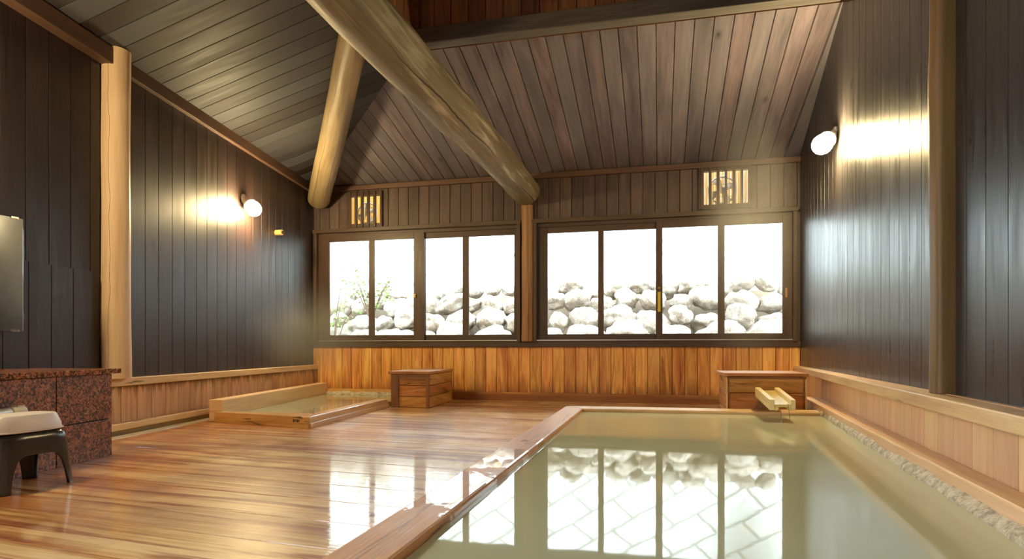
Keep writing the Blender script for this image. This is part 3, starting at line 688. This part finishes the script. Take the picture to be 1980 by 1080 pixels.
m = MB_(); m.quadbar([V((Bc.x + .001, Bc.y, -.01)), V((Bi.x + .001, Bi.y, -.01)), V((Bi.x + .001, Bi.y, SZ)), V((Bc.x + .001, Bc.y, SZ))], [V((C.x, C.y, -.01)), V((Ci.x, Ci.y, -.01)), V((Ci.x, Ci.y, SZ)), V((C.x, C.y, SZ))])
o = m.build('side_board', M['rim_wet'], sb, bevel=.01); o['label'] = 'bleached wet side board'
m = MB_(); m.quadbar([V((Bc.x + .02, Bc.y, -.01)), V((Bc.x - .02, Bc.y + .02, -.01)), V((Bc.x - .02, Bc.y + .02, .045)), V((Bc.x + .02, Bc.y, .045))], [V((C.x + .02, C.y, -.01)), V((C.x - .02, C.y, -.01)), V((C.x - .02, C.y, .045)), V((C.x + .02, C.y, .045))])
m.build('lower_rail', M['rim_wet'], sb, bevel=.006)
m = MB_(); c0 = at_z(429, 772.5, .212); c1 = at_z(601, 744.2, .212)
dc = (c1 - c0).normalized(); ncc = V((dc.y, -dc.x, 0)); bk = -ncc * .13
m.box(V((c0.x, c0.y, 0)) + bk, dc * ((V((0, YB - .1, 0)) - V((0, c0.y, 0))).y / dc.y), ncc * .13, Z * .212)
m.build('coping', M['bench'], sb, bevel=.008)
m = MB_(); m.box((-4.95, YB - .12, -.01), (1.95, 0, 0), (0, .1, 0), (0, 0, .135)); m.build('back_board', M['rim_small'], sb, bevel=.006)
m = MB_(); vs = []; fs = []; us = []; nn = 40      # mineral crusted lip at the back
for i in range(nn + 1):
    x = -4.92 + 1.75 * i / nn
    for j, (yy, z) in enumerate(((YB - .11, -.02), (YB - .11, .09), (YB - .16, .085), (YB - .19, .05), (YB - .2, -.02))):
        q = noise.noise(V((x * 8, j * 1.3, 2))) * .022 if 0 < j < 4 else 0
        vs.append(V((x, yy - q, z + q)))
for i in range(nn):
    for j in range(4): a = i * 5 + j; fs.append((a + 5, a + 6, a + 1, a)); us.append([(0, 0)] * 4)
m.mesh(vs, fs, us); o = m.build('stone_lip', M['stone'], sb, smooth=True); o['label'] = 'crusted stone lip'
m = MB_(); m.mesh([V((A.x + .05, A.y + .05, .05)), V((Bi.x + .04, Bi.y - .03, .05)), V((Ci.x + .05, Ci.y, .05)), V((-3.05, YB - .1, .05)), V((-4.99, YB - .13, .05)), V((c0.x - .03, c0.y, .05))] + [V((0, 0, 0))] * 0, [(0, 1, 2, 3, 4, 5)], [[(0, 0)] * 6])
wo_ = m.build('bath_water', M['water_small']); so = wo_.modifiers.new('depth', 'SOLIDIFY'); so.thickness = .05; so.offset = -1
tag(wo_, 'still grey green water of the small corner bath', 'water')

for k in range(4):
    fp = A + (Bc - A) * (.842 + .018 * k) - nAB * .002
    m = MB_(); m.box(V((fp.x, fp.y, .047 + .006 * (k % 2))), dAB * (.012 if k % 2 else .016), nAB * .004, Z * (.026 - .008 * (k % 2))); o = m.build('stamp_mark', M['grout'], sb); o['label'] = 'small dark branded stamp'
# wooden boxes
def wbox(label, o, ex, ey, h, lidover, open_front, dark_left=True):
    """box with lid; o front left corner, ex along the front, ey backwards"""
    o, ex, ey = V(o), V(ex), V(ey); exn, eyn = ex.normalized(), ey.normalized()
    r = thing('wooden_box', label, 'box', o)
    p = .05
    nb = 3
    for name, b, d, nrm_ in (('front_panel', o, ex, -eyn), ('side_panel', o + ex, ey, exn), ('side_panel', o, ey, -exn), ('back_panel', o + ey, ex, eyn)):
        m = MB_(); hh = h - .035
        for k in range(nb): 
            z0, z1 = hh * k / nb, hh * (k + 1) / nb
            m.plank(b + Z * z0, b + d + Z * z0, b + d + Z * z1, b + Z * z1, nrm_, .025, .004)
        m.build(name, M['box'], r)
    return r, exn, eyn
# left box: framed front
bo = V((-3.164, 7.018, 0)); bex = V((.493, -.02, 0)); bey = V((-.07, 1.06, 0)); BH = .437
r, exn, eyn = wbox('wooden lidded box between the small bath and the orange back wall', bo, bex, bey, BH, .02, True)
m = MB_(); m.box(bo - exn * .0 - eyn * .022, Z * (BH - .035), exn * .10, eyn * .03); m.build('corner_post', M['box_dark'], r, bevel=.003)
m = MB_(); m.box(bo + bex - exn * .035 - eyn * .022, Z * (BH - .035), exn * .04, eyn * .03); m.build('corner_post', M['box_dark'], r, bevel=.003)
m = MB_(); m.box(bo + exn * .1 - eyn * .018 + Z * (BH - .1), exn * (bex.length - .135), eyn * .02, Z * .065); m.build('top_rail', M['box_dark'], r, bevel=.003)
m = MB_()
for k in range(3): m.box(bo - exn * .035 - eyn * .03 + Z * (BH - .033) + eyn * (bey.length + .03) * k / 3, exn * (bex.length + .045), eyn * ((bey.length + .03) / 3 - .003), Z * .033)
m.build('lid', M['box'], r, bevel=.004)
# right box with the spout
ro = V((.612, 6.1, 0)); rex = V((.695, .075, 0)); rey = V((-.015, .62, 0)); RH = .487
r, exn, eyn = wbox('wooden lidded box behind the far rim of the green bath, holding the spout', ro, rex, rey, RH, .02, False)
m = MB_()
for k in range(2): m.box(ro - exn * .03 - eyn * .03 + Z * (RH - .03) + eyn * (rey.length + .03) * k / 2, exn * (rex.length + .05), eyn * ((rey.length + .03) / 2 - .003), Z * .03)
m.build('lid', M['box'], r, bevel=.004)
m = MB_(); m.box(ro - eyn * .015 + Z * (RH - .055), exn * rex.length, eyn * .02, Z * .02); m.build('top_rail', M['box_dark'], r, bevel=.003)
for b_ in (ro, ro + rex): m = MB_(); m.box(b_ - exn * .006 - eyn * .006, Z * (RH - .03), exn * .012, eyn * .02); m.build('edge_strip', M['ledge'], r)
# spout
yb0 = 6.1
q = lambda x, y, yy: plane_at(x, y, (0, yy, 0), V((0, 1, 0)))
sp = thing('water_spout', 'yellowed wooden trough spout pouring into the green bath', 'spout', q(1490, 760, yb0))
def rail(bx0, by, bx1, fx0, fy, fx1, hb):
    b0, b1 = q(bx0, by, yb0), q(bx1, by, yb0); f0, f1 = q(fx0, fy, 5.3), q(fx1, fy, 5.3)
    m = MB_(); dz = V((0, 0, -hb)); m.quadbar([b0, b1, b1 + dz, b0 + dz], [f0, f1, f1 + dz, f0 + dz]); return m.build('side_rail', M['spout'], sp, bevel=.004)
rail(1459.8, 748, 1470, 1488, 772, 1498, .085); rail(1497, 748.5, 1507, 1529.4, 772.7, 1538.6, .085)
b0, b1 = q(1468, 754, yb0), q(1499, 754, yb0); f0, f1 = q(1497, 781.5, 5.31), q(1530, 781.5, 5.31); dz = V((0, 0, -.022))
m = MB_(); m.quadbar([b0, b1, b1 + dz, b0 + dz], [f0, f1, f1 + dz, f0 + dz]); o = m.build('channel', M['channel'], sp, bevel=.003); o['label'] = 'bright yellow crusted channel'
for px in (1500.5, 1528):
    a = q(px, 789, 5.32); m = MB_(); m.tube([a, a + V((-.02, .7, .03))], [.019, .019], 16); m.build('support_pole', M['channel'], sp, smooth=True)
wa = q(1457, 790, 5.86); m = MB_(); m.quadbar([wa, wa + V((.10, 0, 0)), wa + V((.10, 0, .06)), wa + V((.04, 0, .06))], [wa + V((0, .1, 0)), wa + V((.10, .1, 0)), wa + V((.10, .1, .06)), wa + V((.04, .1, .06))])
tag(m.build('wooden_wedge', M['box_dark'], bevel=.004, loc=wa), 'small dark wooden wedge on the bath rim left of the spout', 'wedge')
for i, (px, lab) in enumerate(((1507, 'left thin stream of water falling from the spout'), (1523, 'right thin stream of water falling from the spout'))):
    a = q(px, 782, 5.29); m = MB_(); pts = [a + V((.0, -.09 * t, -(a.z - WZ) * t * t)) for t in [k / 10 for k in range(11)]]
    m.tube(pts, [.007 - .003 * k / 10 + .0015 * math.sin(k * 1.7 + i) for k in range(11)], 10); tag(m.build('water_stream', M['stream'], smooth=True, loc=a), lab, 'water', 'thin streams falling from the spout')

# ================================================================== GRANITE COUNTER, STOOL, BASIN, TAP, MIRROR
g0 = V((-3.581, 3.456, 0)); GOFF = (g0 - CL).dot(NL); GS = (g0 - CL).dot(DL)
gc = thing('granite_counter', 'low red granite counter along the left wall', 'counter', LW(GS, 0, GOFF - .3))
m = MB_(); m.box(LW(GS + .02, 0, .05), DL * 3.0, NL * (GOFF - .07), Z * .55); m.build('core', M['grout'], gc)
def gbox(name, s0, s1, z0, z1, o0, o1, mat, bev=.004):
    m = MB_(); m.box(LW(s0, z0, o0), DL * (s1 - s0), NL * (o1 - o0), Z * (z1 - z0)); return m.build(name, mat, gc, bevel=bev)
zj = .247; ss = [GS, GS + .467, GS + 1.1, GS + 1.75, GS + 3.0]
for a, b in zip(ss, ss[1:]):
    gbox('tile', a + .004, b - .004, zj + .003, .545, GOFF - .02, GOFF, M['granite'], .002)
    gbox('tile', a + .004, b - .004, 0, zj - .003, GOFF - .02, GOFF, M['granite'], .002)
gbox('end_slab', GS, GS + .02, 0, .545, .06, GOFF - .021, M['granite'], .002)
gbox('counter_top', GS - .05, GS + 3.0, .548, .582, .025, GOFF + .03, M['granite_top'], .006)
# mirror
mn = V((1, -.052, 0)).normalized(); ma = V((mn.y, -mn.x, 0)); mc = plane_at(45, 640, LW(5.06, 0, .10), NL)
mtop = plane_at(45, 423, mc, mn).z
mi = thing('wall_mirror', 'rectangular frameless mirror hanging on the left wall', 'mirror', mc)
m = MB_(); m.box(mc, Z * (mtop - mc.z), ma * .5, -mn * .008); m.build('glass', M['mirror'], mi, bevel=.002)
for z in (mtop - .012, mc.z - .006):
    for a_ in (.03, .4):
        m = MB_(); m.box(mc + ma * a_ + mn * .006 + Z * (z - mc.z), ma * .05, -mn * .02, Z * .018); m.build('clip', M['chrome'], mi, bevel=.003)
m = MB_(); m.box(mc + ma * .1 - mn * .009 + Z * .2, ma * .25, -mn * .06, Z * .4); m.build('wall_mount', M['grout'], mi)
# tap
t0 = plane_at(33, 796, LW(GS, 0, GOFF + .06), NL)
tp = thing('mixer_tap', 'grey wall mixer tap on the granite counter behind the basin', 'tap', t0)
m = MB_(); m.lathe(t0 + DL * .05, DL, [(0, .026), (.004, .028), (.42, .028), (.425, .026)], 24); m.build('body', M['tap'], tp, smooth=True)
m = MB_(); m.lathe(t0 - DL * .045, DL, [(0, .022), (.006, .03), (.085, .032), (.092, .027)], 24); m.box(t0 - DL * .04 + Z * .012 - NL * .012, DL * .045, NL * .024, Z * .022); o = m.build('handle', M['tap_end'], tp, smooth=True, bevel=.004); o['label'] = 'ivory turning handle'
m = MB_(); m.tube([t0 + DL * .2 - NL * .06, t0 + DL * .2], [.02, .02], 16); m.build('wall_mount', M['tap'], tp, smooth=True)

# stool: moulded shell with arched openings on four sides
def superell(a, b, n, k, K):
    t = 2 * math.pi * k / K; c, s_ = math.cos(t), math.sin(t)
    return (math.copysign(abs(c) ** (2 / n), c) * a, math.copysign(abs(s_) ** (2 / n), s_) * b)
SANG = math.atan2(DL.y, DL.x); 
SPOS = V((-3.235, 2.545, 0))
# smooth arches: build the shell by columns that start at the arch height
def stool2():
    K = 128; H = .293; rows = 14; bm = bmesh.new(); cols = []
    def arch(k):
        an = k / K * 4; d = an - round(an); hw = .265; zt = .18
        return zt * max(0.0, 1 - abs(d / hw) ** 2.2) ** .5 if abs(d) < hw else 0.0
    for k in range(K):
        z0 = arch(k); col = []
        for i in range(rows + 1):
            z = z0 + (H - z0) * (i / rows)
            e = max(0, (z - .25) / (H - .25)); f_ = 1 - .15 * z / H - .11 * (1 - math.sqrt(max(0, 1 - e * e)))
            x, y = superell(.212, .172, 5.0, k, K); col.append(bm.verts.new((x * f_, y * f_, z)))
        cols.append(col)
    for k in range(K):
        a, b = cols[k], cols[(k + 1) % K]
        for i in range(rows): bm.faces.new((a[i], b[i], b[i + 1], a[i + 1]))
    bm.faces.new([c[-1] for c in cols])
    me = bpy.data.meshes.new('bath_stool'); bm.to_mesh(me); bm.free()
    me.polygons.foreach_set('use_smooth', [True] * len(me.polygons)); return me
me = stool2(); me.materials.append(M['stool']); so_ = bpy.data.objects.new('bath_stool', me); COL.objects.link(so_)
so_.location = SPOS; so_.rotation_euler = (0, 0, -math.pi / 2 - .03)
md = so_.modifiers.new('wall', 'SOLIDIFY'); md.thickness = .012; md.offset = -1
md = so_.modifiers.new('bevel', 'BEVEL'); md.width = .003; md.segments = 2; md.limit_method = 'ANGLE'; md.angle_limit = math.radians(50)
tag(so_, 'dark brown plastic bath stool with arched legs, carrying the upturned basin', 'stool')
# basin lying upside down on the stool
m = MB_(); K = 72; vs = []; fs = []; us = []
prof = [(1.0, .0), (1.0, .006), (.955, .008), (.94, .03), (.84, .076), (.80, .084), (.5, .086), (.0, .086)]
for (f_, z) in prof:
    for k in range(K): x, y = superell(.195 * f_, .125 * f_, 3.2, k, K); vs.append(V((x, y, z)))
for i in range(len(prof) - 1):
    for k in range(K): a = i * K + k; b = i * K + (k + 1) % K; fs.append((a, b, b + K, a + K)); us.append([(0, 0)] * 4)
m.mesh(vs, fs, us); o = m.build('wash_basin', M['basin'], smooth=True); o.location = SPOS + V((.015, 0, .294)); o.rotation_euler = (0, 0, -math.pi / 2)
md = o.modifiers.new('wall', 'SOLIDIFY'); md.thickness = .004; md.offset = -1
tag(o, 'cream wash basin lying upside down on the dark stool', 'basin')

# ================================================================== LAMPS
def lamp(label, mount, ndir, globe, side):
    r = thing('wall_lamp', label, 'lamp', mount, 'white globe wall lamps'); n = V(ndir).normalized()
    m = MB_(); m.lathe(mount, n, [(0, .055), (.012, .055), (.02, .045), (.022, .0)], 28); m.build('wall_plate', M['white_ceramic'], r, smooth=True)
    ax = (globe - (mount + n * .01)); L = ax.length
    m = MB_(); m.lathe(mount + n * .01, ax, [(0, .034), (L * .25, .042), (L * .5, .064), (L * .62, .074), (L * .62, .07)], 28); m.build('socket', M['white_ceramic'], r, smooth=True)
    m = MB_(); pr = []; R = .085
    for k in range(17):
        a = math.pi * k / 16; pr.append((L - R * 1.1 * math.cos(a), R * math.sin(a)))
    m.lathe(mount + n * .01, ax, pr, 32); m.build('globe', M['globe'], r, smooth=True)
    return r
gl = plane_at(490, 403, CL + NL * .14, NL); ml = plane_at(470, 384, CL, NL)
lamp('glowing wall lamp on the left dark wall', ml, NL, gl, 1)
gr = plane_at(1590, 279, RU(0, 0, .15), NRU); mr = plane_at(1617, 256, RU(0, 0, 0), NRU)
lamp('glaring wall lamp on the right dark wall', mr, NRU, gr, -1)
gb = LW(6.4, 2.46, .17); lamp('wall lamp on the left dark wall above the mirror, outside the picture', LW(6.4, 2.55, 0), NL, gb, 1)
# bamboo stub on the left wall
pg = plane_at(533, 450, CL, NL)
r = thing('bamboo_peg', 'short bamboo stub sticking out of the left wall beside the lamp', 'peg', pg)
m = MB_(); d = (NL + V((0, -.25, 0))).normalized(); m.tube([pg, pg + d * .10], [.035, .036], 20); m.build('stub', M['peg'], r, smooth=True)
m = MB_(); m.tube([pg + d * .10, pg + d * .135], [.022, .02], 16); o = m.build('plug', M['chrome'], r, smooth=True); o['label'] = 'dark metal plug in the end'

# ================================================================== VENTS
def vent(label, x0, x1, z0, z1, nsl, fanlabel, fx, fz, fr):
    r = thing('slatted_vent', label, 'vent', (x0, YB, z0), 'slatted vents above the windows'); y0 = YB - .055
    m = MB_(); t = .03
    m.box((x0 - t, y0 + .01, z0 - .01), (0, 0, z1 - z0 + .02), (t, 0, 0), (0, .09, 0)); m.box((x1, y0 + .01, z0 - .01), (0, 0, z1 - z0 + .02), (t, 0, 0), (0, .09, 0))
    m.box((x0, y0 + .02, z0 - .01), (x1 - x0, 0, 0), (0, .08, 0), (0, 0, .06)); m.box((x0, y0 + .02, z1 - .05), (x1 - x0, 0, 0), (0, .08, 0), (0, 0, .06)); m.build('frame', M['frame'], r, bevel=.003)
    pit = (x1 - x0) / nsl
    for k in range(nsl):
        xa = x0 + pit * (k + .0) ; m = MB_(); m.box((xa - pit * .02, y0, z0 - .005), (0, 0, z1 - z0 + .015), (pit * .36, 0, 0), (0, .04, 0)); m.build('slat', M['frame'], r, bevel=.002)
    m = MB_(); k = x0 - .2
    while k < x1 + .2: m.tube([(k, YB + .13, z0 - .06), (k, YB + .13, z1 + .06)], [.019, .019], 12); k += .04
    m.build('bamboo_screen', M['bamboo'], r, smooth=True)
    f = thing('extractor_fan', fanlabel, 'fan', (fx, YB + .1, fz), 'fans behind the slatted vents')
    m = MB_(); pts = [V((fx + fr * math.cos(a), YB + .06, fz + fr * math.sin(a))) for a in [2 * math.pi * k / 40 for k in range(41)]]; 
    vs = []; fs = []; us = []; q_ = 8
    for k in range(40):
        a = 2 * math.pi * k / 40; d = V((math.cos(a), 0, math.sin(a)))
        for j in range(q_):
            b = 2 * math.pi * j / q_; vs.append(V((fx, YB + .06, fz)) + d * (fr + .012 * math.cos(b)) + V((0, .012 * math.sin(b), 0)))
    for k in range(40):
        for j in range(q_): k2 = (k + 1) % 40; j2 = (j + 1) % q_; fs.append((k * q_ + j, k * q_ + j2, k2 * q_ + j2, k2 * q_ + j)); us.append([(0, 0)] * 4)
    m.mesh(vs, fs, us); m.build('ring', M['fan'], f, smooth=True)
    for k in range(4):
        a = k * math.pi / 2 + .5; d = V((math.cos(a), 0, math.sin(a))); e = V((-math.sin(a), 0, math.cos(a)))
        m = MB_(); c = V((fx, YB + .065, fz)); m.quadbar([c + d * .03 - e * .02, c + d * .03 + e * .02, c + d * .03 + e * .02 + V((0, .006, 0)), c + d * .03 - e * .02 + V((0, .006, 0))],
                  [c + d * fr * .92 - e * .06, c + d * fr * .92 + e * .045 + V((0, .03, 0)), c + d * fr * .92 + e * .045 + V((0, .036, 0)), c + d * fr * .92 - e * .06 + V((0, .006, 0))]); m.build('blade', M['fan'], f)
    m = MB_(); m.lathe((fx, YB + .05, fz), (0, 1, 0), [(0, .02), (.01, .04), (.05, .04)], 20); m.build('hub', M['fan'], f, smooth=True)
    for zz in (-.09, .07): m = MB_(); m.box((fx - fr, YB + .045, fz + zz), (fr * 2, 0, 0), (0, .006, 0), (0, 0, .008)); m.build('guard_wire', M['fan'], f)
vent('slatted wooden vent above the left window', V1[0], V1[1], V1[2], V1[3], 5, 'pale fan behind the slats of the left vent', (V1[0] + V1[1]) / 2, 2.70, .15)
vent('slatted wooden vent above the right window', V2[0], V2[1], V2[2], V2[3], 6, 'round pale fan behind the slats of the right vent', (V2[0] + V2[1]) / 2 - .02, 2.75, .17)

# ================================================================== OUTSIDE
m = MB_(); m.box((-30, YB + .25, -.3), (50, 0, 0), (0, 8, 0), (0, 0, .25)); struct(m.build('ground', M['earth']), 'ground outside the windows')
m = MB_(); m.quadbar([(-9, 10.1, -.1), (6, 10.1, -.1), (6, 11.9, 1.75), (-9, 11.9, 1.75)], [(-9, 10.6, -.2), (6, 10.6, -.2), (6, 12.2, 1.6), (-9, 12.2, 1.6)]); struct(m.build('earth_bank', M['earth']), 'earth bank behind the boulders')
m = MB_(); a, b, c, d = V((-12, 12.0, 1.5)), V((9, 12.0, 1.5)), V((9, 17.5, 11.5)), V((-12, 17.5, 11.5)); Hh = (d - a).length
m.mesh([a, b, c, d, a + V((0, .4, -.3)), b + V((0, .4, -.3)), c + V((0, .4, -.3)), d + V((0, .4, -.3))], [(0, 1, 2, 3), (7, 6, 5, 4), (4, 5, 1, 0), (3, 2, 6, 7), (0, 3, 7, 4), (1, 5, 6, 2)],
       [[(0, 0), (21, 0), (21, Hh), (0, Hh)]] + [[(0, 0)] * 4] * 5)
struct(m.build('wall_outside', M['block']), 'white diagonal block slope above the boulders')
protos = []
for k in range(7):
    bm = bmesh.new(); bmesh.ops.create_icosphere(bm, subdivisions=4, radius=1)
    sx = V((random.uniform(.85, 1.2), random.uniform(.75, 1), random.uniform(.6, .85)))
    for v in bm.verts:
        n_ = v.co.normalized(); q1 = noise.noise(n_ * 1.3 + V((k * 7, 0, 0))) * .3 + noise.noise(n_ * 3 + V((0, k * 5, 0))) * .12 + noise.noise(n_ * 9 + V((0, 0, k * 3))) * .035
        f_ = n_ * (1 + q1); f_ = V((f_.x * sx.x, f_.y * sx.y, f_.z * sx.z)); v.co = f_
    me = bpy.data.meshes.new('boulder'); bm.to_mesh(me); bm.free(); me.materials.append(M['rock']); me.polygons.foreach_set('use_smooth', [True] * len(me.polygons)); protos.append(me)
R2 = random.Random(11); rows = [(10.02, .42, .36), (10.35, .86, .30), (10.72, 1.2, .26), (11.05, 1.5, .23), (11.35, 1.76, .20)]
BL = []
for ri, (yy, zz, rr) in enumerate(rows):
    x = -7.2 + R2.uniform(0, .4)
    while x < 3.6:
        s_ = rr * R2.uniform(.75, 1.25); x += s_ * .95
        BL.append([V((x, yy + R2.uniform(-.05, .05), zz + R2.uniform(-.08, .08))), s_, ri]); x += s_ * .95
for it in range(60):                                     # settle the pile so that the stones touch without running through each other
    for a in range(len(BL)):
        for b in range(a):
            d = BL[a][0] - BL[b][0]; L = d.length; need = (BL[a][1] + BL[b][1]) * .9
            if 1e-4 < L < need: d = d * ((need - L) / L * .5); d.z *= .6; BL[a][0] += d; BL[b][0] -= d
for (p, s_, ri) in BL:
    o = bpy.data.objects.new('boulder', R2.choice(protos)); COL.objects.link(o)
    o.location = p; o.scale = (s_, s_, s_); o.rotation_euler = (R2.uniform(-.4, .4), R2.uniform(-.4, .4), R2.uniform(0, 6.28))
    side = 'left' if p.x < -2.2 else 'right'
    place = ('at the foot', 'low', 'halfway up', 'high', 'on the crest')[ri]
    tag(o, 'pale boulder %s in the rocky bank outside the %s window' % (place, side), 'boulder', 'boulders %s of the bank outside the %s window' % (place, side))
def shrub(loc, hgt, seed, label):
    rr = random.Random(seed); r = thing('shrub', label, 'shrub', loc); loc = V(loc); lf = MB_(); st = MB_()
    for k in range(9):
        a = rr.uniform(0, 6.28); tip = loc + V((math.cos(a) * .45 * hgt, math.sin(a) * .25 * hgt, hgt * rr.uniform(.6, 1))); mid = (loc + tip) / 2 + V((0, 0, .1 * hgt))
        st.tube([loc, mid, tip], [.012, .008, .003], 6)
        for j in range(26):
            t = rr.uniform(.3, 1); c = loc.lerp(tip, t) + V((rr.gauss(0, .07), rr.gauss(0, .07), rr.gauss(0, .07) + .1 * hgt * (1 - t)))
            d = V((rr.gauss(0, 1), rr.gauss(0, 1), rr.gauss(-.2, .6))).normalized(); e = d.cross(V((rr.gauss(0, 1), rr.gauss(0, 1), 1))).normalized(); L = rr.uniform(.05, .1)
            lf.face([c, c + d * L * .5 + e * L * .25, c + d * L, c + d * L * .5 - e * L * .25], [(0, 0)] * 4)
    lf.build('foliage', M['leaf'], r); st.build('stem', M['stem'], r)
shrub((-5.6, 9.9, .5), 1.7, 3, 'leafy shrub in front of the boulders outside the far left pane')
shrub((-4.9, 10.0, 1.2), 1.0, 5, 'small leafy shrub growing on the boulders outside the second pane of the left window')

# ================================================================== STEAM
def steammat(name, dens):
    g = NT(name); tc = g.n('TexCoord').outputs['Object']
    ln = g.n('VectorMath', {0: tc}, operation='LENGTH').outputs['Value']
    pos = g.n('NewGeometry').outputs['Position']
    n_ = g.noise(g.n('VectorMath', {0: pos, 1: (1.6, 1.6, .9)}, operation='MULTIPLY').outputs[0], 1, 3, .55, .6)
    fall = g.mrange(ln, .25, 1.0, 1, 0)
    d = g.math('MULTIPLY', g.math('MULTIPLY', fall, fall), g.math('MULTIPLY', g.mrange(n_, .38, .68, .15, 1), dens))
    vs_ = g.n('VolumeScatter', {'Color': (.98, .98, 1, 1), 'Density': d, 'Anisotropy': .2})
    g.t.links.new(vs_.outputs[0], g.out.inputs[1]); return g.m
def steam(loc, sc_, dens, label):
    bm = bmesh.new(); bmesh.ops.create_icosphere(bm, subdivisions=3, radius=1); me = bpy.data.meshes.new('steam'); bm.to_mesh(me); bm.free()
    me.materials.append(steammat('steam', dens)); o = bpy.data.objects.new('steam', me); COL.objects.link(o); o.location = loc; o.scale = sc_
    tag(o, label, 'steam', kind='stuff')
steam((-4.0, 6.85, .86), (.78, 1.3, .75), 1.0, 'faint steam rising over the small corner bath')
steam((.85, 6.95, 1.8), (.6, 1.2, 1.6), 1.3, 'faint steam hanging by the right end of the right window')
